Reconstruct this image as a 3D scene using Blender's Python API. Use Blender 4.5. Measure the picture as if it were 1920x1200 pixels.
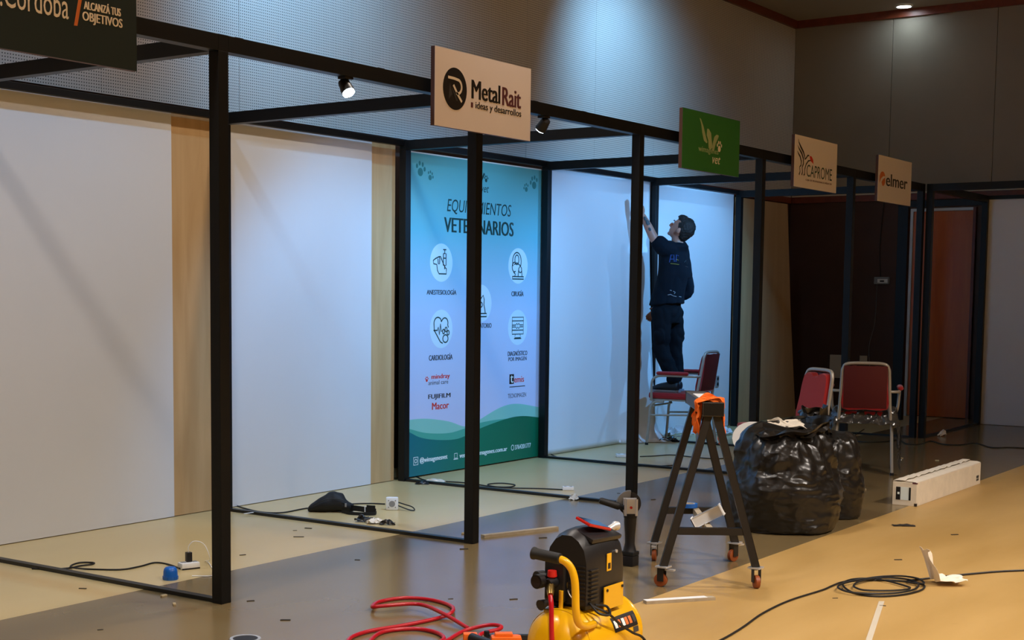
import bpy, bmesh, math, random
from mathutils import Vector, Matrix, noise, Quaternion

for o in list(bpy.data.objects): bpy.data.objects.remove(o)
S = bpy.context.scene
COL = S.collection
V = Vector
PI = math.pi

# ------------------------------------------------------------------ camera
W, H = 1920, 1200
CAM = V((-4.461, -4.4703, 1.3908)); YAW, PITCH, ROLL = 0.9437, -0.0854, 0.0081
FPX, CX, CY = 2660.6, 960 - 120.46, 600 + 178.44
_f = V((math.sin(YAW) * math.cos(PITCH), math.cos(YAW) * math.cos(PITCH), math.sin(PITCH)))
_r = V((math.cos(YAW), -math.sin(YAW), 0)); _u = _r.cross(_f)
_R = math.cos(ROLL) * _r + math.sin(ROLL) * _u
_U = -math.sin(ROLL) * _r + math.cos(ROLL) * _u
cd = bpy.data.cameras.new('camera'); cam = bpy.data.objects.new('camera', cd); COL.objects.link(cam)
cd.sensor_fit = 'HORIZONTAL'; cd.sensor_width = 36; cd.lens = FPX * 36 / W
cd.shift_x = -(CX - W / 2) / W; cd.shift_y = (CY - H / 2) / W
cd.clip_start = 0.05; cd.clip_end = 100
cam.matrix_world = Matrix(((_R.x, _U.x, -_f.x, CAM.x), (_R.y, _U.y, -_f.y, CAM.y), (_R.z, _U.z, -_f.z, CAM.z), (0, 0, 0, 1)))
S.camera = cam


def at(px, py, X=None, Y=None, Z=None):
    """point of the place seen at a photo position, on the plane X=, Y= or Z= (floor by default)"""
    d = _R * ((px - CX) / FPX) - _U * ((py - CY) / FPX) + _f
    if X is not None: t = (X - CAM.x) / d.x
    elif Y is not None: t = (Y - CAM.y) / d.y
    else: t = ((Z or 0.0) - CAM.z) / d.z
    return CAM + d * t


# ------------------------------------------------------------------ light
S.view_settings.view_transform = 'Standard'; S.view_settings.look = 'None'
S.view_settings.gamma = 1; S.view_settings.use_curve_mapping = False
S.view_settings.exposure = 0.75
w = bpy.data.worlds.new('hall_air'); S.world = w; w.use_nodes = True
w.node_tree.nodes['Background'].inputs[0].default_value = (0.9, 0.8, 0.7, 1)
w.node_tree.nodes['Background'].inputs[1].default_value = 0.02
WARM, COOL, NEUT, COLDW = (1.0, 0.90, 0.81), (0.15, 0.48, 1.0), (1.0, 0.9, 0.76), (0.24, 0.57, 1.0)
# warm hall downlights: (x, y, watts, cone degrees)
HALL = [(4.2, -5.2, 720, 128), (0.2, -5.0, 700, 128), (-3.8, -4.6, 640, 128), (-3.0, -8.4, 480, 128), (2.6, -8.4, 420, 128), (8.2, -6.4, 110, 110), (2.2, -0.25, 185, 120), (-1.7, -0.25, 190, 120)]
# cold ceiling spots aimed at the left wall and the booths: (pos, target, watts, cone)
COLD = [((2.5, 0.85, 4.62), (3.25, 2.45, 3.5), 200, 88), ((7.25, 1.0, 4.62), (7.95, 2.45, 3.3), 175, 94), ((0.2, 0.6, 4.6), (0.9, 1.6, 0.4), 110, 100)]


# ------------------------------------------------------------------ materials
def lin(h):
    h = h.lstrip('#'); c = [int(h[i:i + 2], 16) / 255 for i in (0, 2, 4)]
    return tuple(((x + .055) / 1.055) ** 2.4 if x > .04045 else x / 12.92 for x in c) + (1,)


def mat(name, col, rough=.5, metal=0, spec=.5, var=0, vscale=4, bump=0, bscale=60, emit=None, estr=0, sheen=0, coat=0, stretch=None):
    m = bpy.data.materials.new(name); m.use_nodes = True
    nt = m.node_tree; b = nt.nodes['Principled BSDF']
    c = lin(col) if isinstance(col, str) else tuple(col) + (1,)
    b.inputs['Base Color'].default_value = c
    b.inputs['Roughness'].default_value = rough; b.inputs['Metallic'].default_value = metal
    b.inputs['Specular IOR Level'].default_value = spec
    if sheen: b.inputs['Sheen Weight'].default_value = sheen
    if coat: b.inputs['Coat Weight'].default_value = coat
    if emit: b.inputs['Emission Color'].default_value = lin(emit); b.inputs['Emission Strength'].default_value = estr
    if var or bump:
        tc = nt.nodes.new('ShaderNodeTexCoord'); mp = nt.nodes.new('ShaderNodeMapping')
        nt.links.new(tc.outputs['Object'], mp.inputs[0])
        if stretch: mp.inputs['Scale'].default_value = stretch
    if var:
        n = nt.nodes.new('ShaderNodeTexNoise'); n.inputs['Scale'].default_value = vscale; n.inputs['Detail'].default_value = 6
        n.inputs['Roughness'].default_value = .6
        nt.links.new(mp.outputs[0], n.inputs['Vector'])
        r = nt.nodes.new('ShaderNodeValToRGB'); r.color_ramp.elements[0].position = .3; r.color_ramp.elements[1].position = .7
        r.color_ramp.elements[0].color = tuple(x * (1 - var) for x in c[:3]) + (1,)
        r.color_ramp.elements[1].color = tuple(min(1, x * (1 + var)) for x in c[:3]) + (1,)
        nt.links.new(n.outputs['Fac'], r.inputs[0]); nt.links.new(r.outputs[0], b.inputs['Base Color'])
    if bump:
        n = nt.nodes.new('ShaderNodeTexNoise'); n.inputs['Scale'].default_value = bscale; n.inputs['Detail'].default_value = 4
        nt.links.new(mp.outputs[0], n.inputs['Vector'])
        bp = nt.nodes.new('ShaderNodeBump'); bp.inputs['Strength'].default_value = bump; bp.inputs['Distance'].default_value = .01
        nt.links.new(n.outputs['Fac'], bp.inputs['Height']); nt.links.new(bp.outputs[0], b.inputs['Normal'])
    return m


def floor_mat(name, c1, c2, rough):
    m = mat(name, c1, rough, spec=.38); nt = m.node_tree; b = nt.nodes['Principled BSDF']
    tc = nt.nodes.new('ShaderNodeTexCoord')
    a = nt.nodes.new('ShaderNodeTexNoise'); a.inputs['Scale'].default_value = 1.1; a.inputs['Detail'].default_value = 7
    mp = nt.nodes.new('ShaderNodeMapping'); mp.inputs['Scale'].default_value = (.7, 3.2, 1)
    nt.links.new(tc.outputs['Object'], mp.inputs[0]); nt.links.new(mp.outputs[0], a.inputs['Vector'])
    r = nt.nodes.new('ShaderNodeValToRGB'); r.color_ramp.elements[0].position = .32; r.color_ramp.elements[1].position = .68
    r.color_ramp.elements[0].color = lin(c1); r.color_ramp.elements[1].color = lin(c2)
    nt.links.new(a.outputs['Fac'], r.inputs[0])
    # small scuffs
    s = nt.nodes.new('ShaderNodeTexNoise'); s.inputs['Scale'].default_value = 7; s.inputs['Detail'].default_value = 2
    nt.links.new(tc.outputs['Object'], s.inputs['Vector'])
    sr = nt.nodes.new('ShaderNodeValToRGB'); sr.color_ramp.elements[0].position = .74; sr.color_ramp.elements[1].position = .82
    sr.color_ramp.elements[0].color = (1, 1, 1, 1); sr.color_ramp.elements[1].color = (.90, .88, .85, 1)
    nt.links.new(s.outputs['Fac'], sr.inputs[0])
    mx = nt.nodes.new('ShaderNodeMixRGB'); mx.blend_type = 'MULTIPLY'; mx.inputs[0].default_value = 1
    nt.links.new(r.outputs[0], mx.inputs[1]); nt.links.new(sr.outputs[0], mx.inputs[2])
    nt.links.new(mx.outputs[0], b.inputs['Base Color'])
    rr = nt.nodes.new('ShaderNodeMapRange'); rr.inputs[3].default_value = rough - .01; rr.inputs[4].default_value = rough + .02
    nt.links.new(s.outputs['Fac'], rr.inputs[0]); nt.links.new(rr.outputs[0], b.inputs['Roughness'])
    return m


def wood_mat(name, c1, c2, rough=.5, axis='Z', scale=3.0):
    m = mat(name, c1, rough); nt = m.node_tree; b = nt.nodes['Principled BSDF']
    tc = nt.nodes.new('ShaderNodeTexCoord'); mp = nt.nodes.new('ShaderNodeMapping')
    st = {'X': (.12, 1, 1), 'Y': (1, .12, 1), 'Z': (1, 1, .12)}[axis]
    mp.inputs['Scale'].default_value = tuple(x * scale for x in st)
    n = nt.nodes.new('ShaderNodeTexNoise'); n.inputs['Scale'].default_value = 5; n.inputs['Detail'].default_value = 8; n.inputs['Distortion'].default_value = .6
    r = nt.nodes.new('ShaderNodeValToRGB'); r.color_ramp.elements[0].position = .3; r.color_ramp.elements[1].position = .72
    r.color_ramp.elements[0].color = lin(c1); r.color_ramp.elements[1].color = lin(c2)
    nt.links.new(tc.outputs['Object'], mp.inputs[0]); nt.links.new(mp.outputs[0], n.inputs['Vector'])
    nt.links.new(n.outputs['Fac'], r.inputs[0]); nt.links.new(r.outputs[0], b.inputs['Base Color'])
    return m


def perforated_mat():
    m = mat('perforated_board', '#b5aca0', .75, spec=.25); nt = m.node_tree; b = nt.nodes['Principled BSDF']
    tc = nt.nodes.new('ShaderNodeTexCoord'); sp = nt.nodes.new('ShaderNodeSeparateXYZ')
    nt.links.new(tc.outputs['Object'], sp.inputs[0])

    def math_(op, a, b_=None):
        n = nt.nodes.new('ShaderNodeMath'); n.operation = op
        if isinstance(a, (int, float)): n.inputs[0].default_value = a
        else: nt.links.new(a, n.inputs[0])
        if b_ is not None:
            if isinstance(b_, (int, float)): n.inputs[1].default_value = b_
            else: nt.links.new(b_, n.inputs[1])
        return n.outputs[0]
    P = .019
    q = []
    for ax in ('X', 'Z'):
        f = math_('FRACT', math_('DIVIDE', sp.outputs[ax], P)); f = math_('SUBTRACT', f, .5); q.append(math_('MULTIPLY', f, f))
    d = math_('SQRT', math_('ADD', q[0], q[1]))
    k = math_('LESS_THAN', d, .215)
    mx = nt.nodes.new('ShaderNodeMixRGB'); nt.links.new(k, mx.inputs[0])
    mx.inputs[1].default_value = lin('#d2c9bd'); mx.inputs[2].default_value = lin('#4a453e')
    nt.links.new(mx.outputs[0], b.inputs['Base Color'])
    return m


def grad_mat(name, stops, axis='Z', lo=0, hi=1, rough=.4):
    m = mat(name, stops[0][1], rough); nt = m.node_tree; b = nt.nodes['Principled BSDF']
    tc = nt.nodes.new('ShaderNodeTexCoord'); sp = nt.nodes.new('ShaderNodeSeparateXYZ'); nt.links.new(tc.outputs['Object'], sp.inputs[0])
    mr = nt.nodes.new('ShaderNodeMapRange'); mr.inputs[1].default_value = lo; mr.inputs[2].default_value = hi
    nt.links.new(sp.outputs[axis], mr.inputs[0])
    r = nt.nodes.new('ShaderNodeValToRGB'); e = r.color_ramp.elements
    e[0].position, e[0].color = stops[0][0], lin(stops[0][1]); e[1].position, e[1].color = stops[-1][0], lin(stops[-1][1])
    for p, c in stops[1:-1]:
        x = e.new(p); x.color = lin(c)
    nt.links.new(mr.outputs[0], r.inputs[0]); nt.links.new(r.outputs[0], b.inputs['Base Color'])
    return m


M = dict(
    black=mat('black_powder_coat', '#0a0c0e', .45, spec=.35),
    rail=mat('black_rail_paint', '#0c0d0e', .4),
    white=mat('white_vinyl', '#dcdcdc', .55, spec=.35, var=.02, vscale=1.2),
    sheet=mat('loose_white_vinyl', '#e2e4e6', .35, spec=.45),
    white_cool=mat('white_foam_board', '#e4e4e2', .6),
    ply=wood_mat('plywood', '#c19a66', '#d2ad7a', .6, 'Z', 2),
    plydark=wood_mat('raw_board', '#b08f62', '#bf9d70', .65, 'Z', 1.4),
    edge=mat('board_edge', '#e6dcc8', .6),
    perf=perforated_mat(),
    beige=mat('beige_wall_board', '#94897a', .75, spec=.2, var=.05, vscale=1.5),
    brown=mat('dark_brown_wall_board', '#4a2c1c', .55, var=.12, vscale=2),
    trim=wood_mat('reddish_wood_trim', '#6b2e17', '#7f3b1e', .4, 'X', 2),
    ledge=mat('pale_ledge_paint', '#c9bda8', .6),
    ceil=mat('ceiling_paint', '#a89b88', .8, spec=.2),
    door=wood_mat('orange_door_veneer', '#c0611e', '#d07028', .35, 'Z', 2.4),
    doorframe=mat('door_frame_metal', '#c8c6c0', .4, metal=.3),
    floor_cream=floor_mat('cream_linoleum', '#c6ae7a', '#c9b280', .28),
    floor_grey=floor_mat('grey_brown_linoleum', '#776443', '#7b6847', .19),
    floor_tan=floor_mat('tan_linoleum', '#b08c50', '#c09c60', .4),
    slab=mat('floor_screed', '#5a554c', .8),
    sign_white=mat('sign_white_print', '#f0e6e6', .5),
    sign_green=mat('sign_green_print', '#2f7a36', .5),
    sign_dark=mat('sign_dark_teal_print', '#16282c', .5),
    sign_edge=mat('sign_board_edge', '#5a3a30', .6),
    ink=mat('black_ink', '#16110f', .5), ink_brown=mat('maroon_ink', '#5f3036', .5), ink_grey=mat('dark_grey_ink', '#3a3a3c', .5),
    ink_cream=mat('cream_ink', '#efe2cf', .5), ink_orange=mat('orange_ink', '#d9763a', .5), ink_red=mat('red_ink', '#d8331f', .5),
    ink_green=mat('dark_green_ink', '#123c38', .5), ink_pale=mat('pale_green_ink', '#a9bb8c', .5), ink_navy=mat('navy_ink', '#10202c', .5),
    ink_paw=mat('paw_green_ink', '#2b7068', .5), ink_disc=mat('pale_blue_ink', '#cfeaf6', .5), ink_white=mat('white_ink', '#e9f4f2', .5),
    banner=grad_mat('banner_print', [(0, '#d3d4f0'), (.45, '#b9d2ee'), (.74, '#6dbcc8'), (1, '#5f9f96')], 'Z', .3, 2.42),
    wave1=mat('wave_light_print', '#8fd0bf', .45), wave2=mat('wave_mid_print', '#4fae97', .45),
    wave3=grad_mat('wave_dark_print', [(0, '#0f7480'), (.45, '#0a7a5e'), (1, '#0b6a48')], 'X', -.93, .93),
    chrome=mat('brushed_aluminium', '#b9b6ae', .32, metal=.85),
    tube=mat('pale_painted_tube', '#aaa49a', .35, metal=.35),
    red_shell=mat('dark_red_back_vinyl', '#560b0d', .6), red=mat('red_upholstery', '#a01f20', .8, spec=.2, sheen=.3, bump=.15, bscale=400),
    yellow=mat('yellow_enamel', '#e6ad0a', .28, spec=.5, coat=.3),
    blackp=mat('black_plastic', '#17171a', .42),
    rubber=mat('black_rubber', '#0d0d0d', .6),
    hose=mat('red_rubber_hose', '#b4101f', .3, spec=.5),
    cord=mat('black_cord', '#0e0e10', .5),
    whitep=mat('white_plastic', '#e8e8e6', .35),
    blue=mat('blue_plastic', '#0c5fb8', .35),
    brass=mat('brass_fitting', '#b79a5a', .3, metal=.9),
    redp=mat('red_plastic', '#c02018', .35),
    orangep=mat('orange_plastic', '#ee6a16', .4),
    steel=mat('dark_raw_steel', '#211d1a', .5, metal=.2, var=.2, vscale=12),
    steelwood=mat('grey_weathered_beam', '#4b4844', .55, var=.25, vscale=9),
    caster=mat('orange_caster_wheel', '#93481c', .5),
    silver=mat('cast_aluminium', '#cfcfd0', .4, metal=.6), guard=mat('grey_guard_steel', '#7d7a74', .45, metal=.5),
    rag=mat('orange_cloth', '#f2742e', .85, spec=.1, bump=.3, bscale=90),
    film=mat('smoky_plastic_film', '#3a3835', .18, spec=.6), bag=mat('black_bin_liner', '#1b1815', .3, spec=.5, bump=.03, bscale=12),
    paper=mat('crumpled_paper', '#e9dfcd', .7, var=.05, vscale=12),
    card=mat('white_cardboard', '#e8dcc6', .65, var=.08, vscale=10),
    tape=mat('clear_tape', '#d8cdb8', .25),
    batten=wood_mat('pale_batten', '#9a8c74', '#b3a58c', .6, 'X', 6),
    skin=mat('skin', '#b5826c', .5, var=.05, vscale=10), tattoo=mat('tattoo_ink', '#3f4a4e', .6),
    hair=mat('dark_hair', '#171310', .55, bump=.6, bscale=180),
    navy=mat('navy_shirt_cloth', '#0d141d', .85, spec=.15, bump=.2, bscale=30),
    trouser=mat('black_trouser_cloth', '#0b0f15', .85, spec=.15, bump=.25, bscale=25),
    shoe=mat('dark_shoe', '#14161a', .6), sole=mat('pale_shoe_sole', '#8d929a', .6),
    print_blue=mat('blue_shirt_print', '#24437e', .6), print_yellow=mat('yellow_shirt_print', '#7d7a2a', .6), print_grey=mat('grey_shirt_print', '#9aa2a8', .6),
    fabric_black=mat('black_nylon', '#0b0b0d', .7, bump=.2, bscale=40),
    scrap=mat('dark_scrap', '#2a231c', .7), scrap_light=mat('pale_scrap', '#c4b18a', .7),
    led_cold=mat('cold_lamp_lens', '#ffffff', .3, emit='#d8f0ff', estr=30),
    led_warm=mat('warm_lamp_lens', '#ffffff', .3, emit='#ffe2b8', estr=30),
    glass=mat('phone_glass', '#241a20', .08, spec=.7),
    grey_plastic=mat('grey_plastic', '#8b8a88', .45),
)


def crease_bump(m, scale, strength):
    """sharp fold lines of thin plastic film"""
    nt = m.node_tree; b = nt.nodes['Principled BSDF']; tc = nt.nodes.new('ShaderNodeTexCoord')
    n = nt.nodes.new('ShaderNodeTexNoise'); n.inputs['Scale'].default_value = 5; nt.links.new(tc.outputs['Object'], n.inputs['Vector'])
    ad = nt.nodes.new('ShaderNodeMixRGB'); ad.blend_type = 'ADD'; ad.inputs[0].default_value = .25
    nt.links.new(tc.outputs['Object'], ad.inputs[1]); nt.links.new(n.outputs['Color'], ad.inputs[2])
    v = nt.nodes.new('ShaderNodeTexVoronoi'); v.feature = 'DISTANCE_TO_EDGE'; v.inputs['Scale'].default_value = scale; nt.links.new(ad.outputs[0], v.inputs['Vector'])
    bp = nt.nodes.new('ShaderNodeBump'); bp.inputs['Strength'].default_value = strength; bp.inputs['Distance'].default_value = .05; bp.invert = True
    nt.links.new(v.outputs['Distance'], bp.inputs['Height']); nt.links.new(bp.outputs[0], b.inputs['Normal'])


crease_bump(M['bag'], 7, .22); crease_bump(M['film'], 11, .5)


# ------------------------------------------------------------------ mesh helpers
def mtx(o):
    m = o.matrix_basis.copy()
    while o.parent:
        o = o.parent; m = o.matrix_basis @ m
    return m


def tag(o, label=None, cat=None, group=None, kind=None):
    if label: o['label'] = label
    if cat: o['category'] = cat
    if group: o['group'] = group
    if kind: o['kind'] = kind
    return o


def thing(name, label, cat, loc=(0, 0, 0), rz=0, group=None):
    o = bpy.data.objects.new(name, None); o.empty_display_size = .1; COL.objects.link(o)
    o.location = loc; o.rotation_euler = (0, 0, rz)
    return tag(o, label, cat, group)


def obj(name, bm, m, parent=None, smooth=False, local=False):
    """bm in world space (or in the parent's space with local=True)"""
    if isinstance(bm, bmesh.types.BMesh):
        me = bpy.data.meshes.new(name); bmesh.ops.recalc_face_normals(bm, faces=bm.faces); bm.to_mesh(me); bm.free()
    else: me = bm; me.name = name
    me.materials.clear(); me.materials.append(M[m] if isinstance(m, str) else m)
    if smooth:
        for p in me.polygons: p.use_smooth = True
        if smooth != 'all':
            try: me.set_sharp_from_angle(angle=math.radians(38))
            except Exception: pass
    o = bpy.data.objects.new(name, me); COL.objects.link(o)
    if parent:
        o.parent = parent
        if not local: me.transform(mtx(parent).inverted())
    elif not local:
        c = [v.co for v in me.vertices]
        p = V(((min(v.x for v in c) + max(v.x for v in c)) / 2, (min(v.y for v in c) + max(v.y for v in c)) / 2, min(v.z for v in c)))
        me.transform(Matrix.Translation(-p)); o.location = p
    return o


def B(): return bmesh.new()


def box(bm, x0, x1, y0, y1, z0, z1, bev=0, rot=None):
    r = bmesh.ops.create_cube(bm, size=1)
    vs = r['verts']
    for v in vs: v.co = V((x0 + (v.co.x + .5) * (x1 - x0), y0 + (v.co.y + .5) * (y1 - y0), z0 + (v.co.z + .5) * (z1 - z0)))
    if rot: bmesh.ops.transform(bm, matrix=rot, verts=vs)
    if bev:
        es = list({e for v in vs for e in v.link_edges})
        bmesh.ops.bevel(bm, geom=es, offset=bev, segments=2, affect='EDGES', profile=.6)
    return bm


def obox(bm, c, ax, ay, az, bev=0):
    """box with half-axis vectors"""
    r = bmesh.ops.create_cube(bm, size=2); vs = r['verts']; c, ax, ay, az = V(c), V(ax), V(ay), V(az)
    for v in vs: v.co = c + ax * v.co.x + ay * v.co.y + az * v.co.z
    if bev: bmesh.ops.bevel(bm, geom=list({e for v in vs for e in v.link_edges}), offset=bev, segments=2, affect='EDGES', profile=.6)
    return bm


def bar(bm, a, b, w, h=None, up=(0, 0, 1), bev=0):
    """rectangular bar from a to b"""
    a, b = V(a), V(b); d = (b - a); L = d.length; d = d / L; h = h or w
    s = d.cross(V(up)); s = s.normalized() if s.length > 1e-5 else V((1, 0, 0)); u = s.cross(d)
    return obox(bm, (a + b) / 2, d * L / 2, s * w / 2, u * h / 2, bev)


def loft(bm, rings, n=16, cap=True):
    """rings: (centre, axis_a vector, axis_b vector)"""
    prev = None; first = None
    for c, a, b in rings:
        c, a, b = V(c), V(a), V(b)
        cur = [bm.verts.new(c + a * math.cos(2 * PI * i / n) + b * math.sin(2 * PI * i / n)) for i in range(n)]
        if prev:
            for i in range(n): bm.faces.new((prev[i], prev[(i + 1) % n], cur[(i + 1) % n], cur[i]))
        else: first = cur
        prev = cur
    if cap:
        bm.faces.new(first[::-1]); bm.faces.new(prev)
    return bm


def spline(pts, n=8, closed=False):
    pts = [V(p) for p in pts]; out = []; N = len(pts)
    for i in range(N if closed else N - 1):
        p0 = pts[(i - 1) % N] if closed or i > 0 else pts[0] * 2 - pts[1]
        p1, p2 = pts[i], pts[(i + 1) % N]
        p3 = pts[(i + 2) % N] if closed or i + 2 < N else pts[-1] * 2 - pts[-2]
        for k in range(n):
            t = k / n
            out.append(.5 * ((2 * p1) + (p2 - p0) * t + (2 * p0 - 5 * p1 + 4 * p2 - p3) * t * t + (3 * p1 - p0 - 3 * p2 + p3) * t ** 3))
    if not closed: out.append(pts[-1])
    return out


def tube(bm, pts, r, n=8, cap=True, round_cap=False, flat=1.0, up=None):
    pts = [V(p) for p in pts]; N = len(pts)
    rs = r if isinstance(r, (list, tuple)) else [r] * N
    T = [((pts[min(i + 1, N - 1)] - pts[max(i - 1, 0)])).normalized() for i in range(N)]
    a = T[0].cross(V(up) if up else V((0, 0, 1)))
    if a.length < 1e-3: a = V((1, 0, 0)) - T[0] * T[0].x
    a.normalize(); rings = []
    for i in range(N):
        if i: a = (a - T[i] * a.dot(T[i])); a = a.normalized() if a.length > 1e-6 else V((1, 0, 0))
        b = T[i].cross(a)
        rings.append([pts[i], a * rs[i], b * rs[i] * flat])
    if round_cap:
        h = []
        for k in (3, 2, 1): 
            th = k * PI / 8; c, A, Bv = rings[0]; h.append([c - T[0] * rs[0] * math.sin(th), A * math.cos(th), Bv * math.cos(th)])
        e = []
        for k in (1, 2, 3):
            th = k * PI / 8; c, A, Bv = rings[-1]; e.append([c + T[-1] * rs[-1] * math.sin(th), A * math.cos(th), Bv * math.cos(th)])
        rings = h + rings + e
    return loft(bm, rings, n, cap)


def cyl(bm, a, b, r, n=20, r2=None): return tube(bm, [a, b], [r, r2 if r2 is not None else r], n)


def ellipsoid(bm, c, ax, ay, az, n=16, m=10):
    c, ax, ay, az = V(c), V(ax), V(ay), V(az)
    return loft(bm, [(c + az * math.sin(t), ax * math.cos(t), ay * math.cos(t)) for t in [(-.5 + (k + .15) / (m + .3 - 0)) * PI for k in range(m + 1)]], n)


def prism(bm, poly, y0, y1):
    """polygon of (x,z) extruded between y0 and y1"""
    a = [bm.verts.new((x, y0, z)) for x, z in poly]; b = [bm.verts.new((x, y1, z)) for x, z in poly]
    bm.faces.new(a); bm.faces.new(b[::-1]); n = len(poly)
    for i in range(n): bm.faces.new((a[i], b[i], b[(i + 1) % n], a[(i + 1) % n]))
    return bm


def ribbon(bm, pts, wd, y0, y1, closed=False):
    """flat stroke in the x-z plane"""
    P = [V((p[0], p[1])) for p in pts]; n = len(P); L = []; Rr = []
    for i in range(n):
        t = (P[(i + 1) % n] - P[i - 1]) if closed else (P[min(i + 1, n - 1)] - P[max(i - 1, 0)])
        t.normalize(); nn = V((-t.y, t.x)); k = wd[i] if isinstance(wd, (list, tuple)) else wd
        L.append(P[i] + nn * k / 2); Rr.append(P[i] - nn * k / 2)
    for i in range(n if closed else n - 1):
        j = (i + 1) % n
        f = [bm.verts.new((q.x, y0, q.y)) for q in (L[i], L[j], Rr[j], Rr[i])]
        g = [bm.verts.new((q.x, y1, q.y)) for q in (L[i], L[j], Rr[j], Rr[i])]
        bm.faces.new(f); bm.faces.new(g[::-1])
        for k in range(4): bm.faces.new((f[k], g[k], g[(k + 1) % 4], f[(k + 1) % 4]))
    return bm


def arc(cx, cz, rx, rz, a0, a1, n=16): return [(cx + rx * math.cos(math.radians(a0 + (a1 - a0) * i / n)), cz + rz * math.sin(math.radians(a0 + (a1 - a0) * i / n))) for i in range(n + 1)]


def disc(cx, cz, rx, rz=None, n=28): return arc(cx, cz, rx, rz or rx, 0, 360 - 360 / n, n - 1)


def remesh(bm, voxel, smooth=4, fac=.5):
    me = bpy.data.meshes.new('tmp'); bmesh.ops.recalc_face_normals(bm, faces=bm.faces); bm.to_mesh(me); bm.free()
    o = bpy.data.objects.new('tmp', me); COL.objects.link(o)
    r = o.modifiers.new('r', 'REMESH'); r.mode = 'VOXEL'; r.voxel_size = voxel
    if smooth: s = o.modifiers.new('s', 'SMOOTH'); s.iterations = smooth; s.factor = fac
    dg = bpy.context.evaluated_depsgraph_get(); dg.update()
    out = bpy.data.meshes.new_from_object(o.evaluated_get(dg))
    bpy.data.objects.remove(o); bpy.data.meshes.remove(me)
    return out


def puff(me, fn):
    """move each vertex along its normal by fn(co)"""
    ns = [v.normal.copy() for v in me.vertices]
    for v, n_ in zip(me.vertices, ns): v.co = v.co + n_ * fn(v.co)
    return me


def text(body, x0, x1, z0, z1, y, m, parent, name='lettering', bold=0, shear=0, depth=.0006):
    """flat printed lettering fitted to a box on a board that faces -Y"""
    c = bpy.data.curves.new('t', 'FONT'); c.body = body; c.size = 1; c.shear = shear;  c.resolution_u = 3
    c.align_x = 'LEFT'; c.extrude = .5
    o = bpy.data.objects.new('t', c); COL.objects.link(o)
    dg = bpy.context.evaluated_depsgraph_get(); dg.update()
    me = bpy.data.meshes.new_from_object(o.evaluated_get(dg))
    bpy.data.objects.remove(o); bpy.data.curves.remove(c)
    xs = [v.co.x for v in me.vertices]; ys = [v.co.y for v in me.vertices]
    a, b, p, q = min(xs), max(xs), min(ys), max(ys)
    for v in me.vertices:
        v.co = V((x0 + (v.co.x - a) / (b - a) * (x1 - x0), y - depth * (v.co.z + .5), z0 + (v.co.y - p) / (q - p) * (z1 - z0)))
    if bold:                             # heavier weight: the same glyphs laid again a hair to each side
        bm = B(); d_ = bold * (z1 - z0) * .9
        for k in (-1, 0, 1):
            m2 = me.copy(); m2.transform(Matrix.Translation((k * d_, -.00002 * k, 0))); bm.from_mesh(m2); bpy.data.meshes.remove(m2)
        return obj(name, bm, m, parent)
    return obj(name, me, m, parent)


def struct(name, bm, m, parent=None):
    o = obj(name, bm, m, parent)
    if not parent: o['kind'] = 'structure'
    return o


def crumple(n, m, fn, amp, sc, seed=0):
    """sheet grid from fn(u,v) with noise; returns bmesh with thickness"""
    bm = B(); g = []
    for i in range(n + 1):
        row = []
        for j in range(m + 1):
            p = V(fn(i / n, j / m)); q = V((i / n * sc + seed * 7.3, j / m * sc + seed * 3.1, seed))
            d = V((noise.noise(q), noise.noise(q + V((31, 0, 0))), noise.noise(q + V((0, 57, 0))))) * amp
            row.append(bm.verts.new(p + d))
        g.append(row)
    for i in range(n):
        for j in range(m): bm.faces.new((g[i][j], g[i + 1][j], g[i + 1][j + 1], g[i][j + 1]))
    return bm


def thicken(bm, t):
    """give an open sheet a constant thickness along its vertex normals"""
    bmesh.ops.recalc_face_normals(bm, faces=bm.faces); bm.normal_update()
    vs = bm.verts[:]; fs = bm.faces[:]; bd = [e for e in bm.edges if e.is_boundary]
    mp = {v: bm.verts.new(v.co - v.normal * t) for v in vs}
    for f in fs: bm.faces.new([mp[v] for v in reversed(f.verts)])
    for e in bd:
        a, b = e.verts
        try: bm.faces.new((a, b, mp[b], mp[a]))
        except ValueError: pass
    return bm


def lift(bm, z=0.0):
    lo = min(v.co.z for v in bm.verts)
    for v in bm.verts: v.co.z += z - lo
    return bm


# ------------------------------------------------------------------ the setting
XW, YW, ZC = 12.25, 2.46, 4.72          # end wall, left wall, ceiling
X0, Y0 = -9.0, -11.0                    # far limits of the hall behind the camera
ZL = 2.60                               # foot of the upper wall boards
fl = struct('floor', box(B(), X0, XW + .2, Y0, YW + .2, -.12, -.004), 'slab')
for y0, y1, m in ((.52, YW + .1, 'floor_cream'), (-1.45, .52, 'floor_grey'), (Y0, -1.45, 'floor_tan')):
    obj('linoleum_strip', box(B(), X0, XW + .1, y0 + .0004, y1 - .0004, -.004, 0), m, fl)
struct('ceiling', box(B(), X0, XW + .2, Y0, YW + .2, ZC, ZC + .12), 'ceil')
wl = struct('wall_left', box(B(), X0, XW + .2, YW + .03, YW + .15, 0, ZC), 'beige')
x = XW
while x > X0 + .1:
    a = max(X0, x - 1.2)
    bm = B(); box(bm, a + .0015, x - .0015, YW, YW + .03, ZL, ZC - .0)
    obj('perforated_panel', bm, 'perf', wl); x = a
obj('lower_board', box(B(), X0, XW, YW + .015, YW + .03, 0, ZL), 'brown', wl)
we = struct('wall_end', box(B(), XW + .03, XW + .15, Y0, YW + .2, 0, ZC), 'brown')
ys = [YW, 1.26, .08] + [.08 - 1.18 * k for k in range(1, 10)]
for a, b in zip(ys[1:], ys):
    obj('wall_panel', box(B(), XW - .002, XW + .03, a + .003, b - .003, ZL + .02, ZC), 'beige', we)
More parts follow.
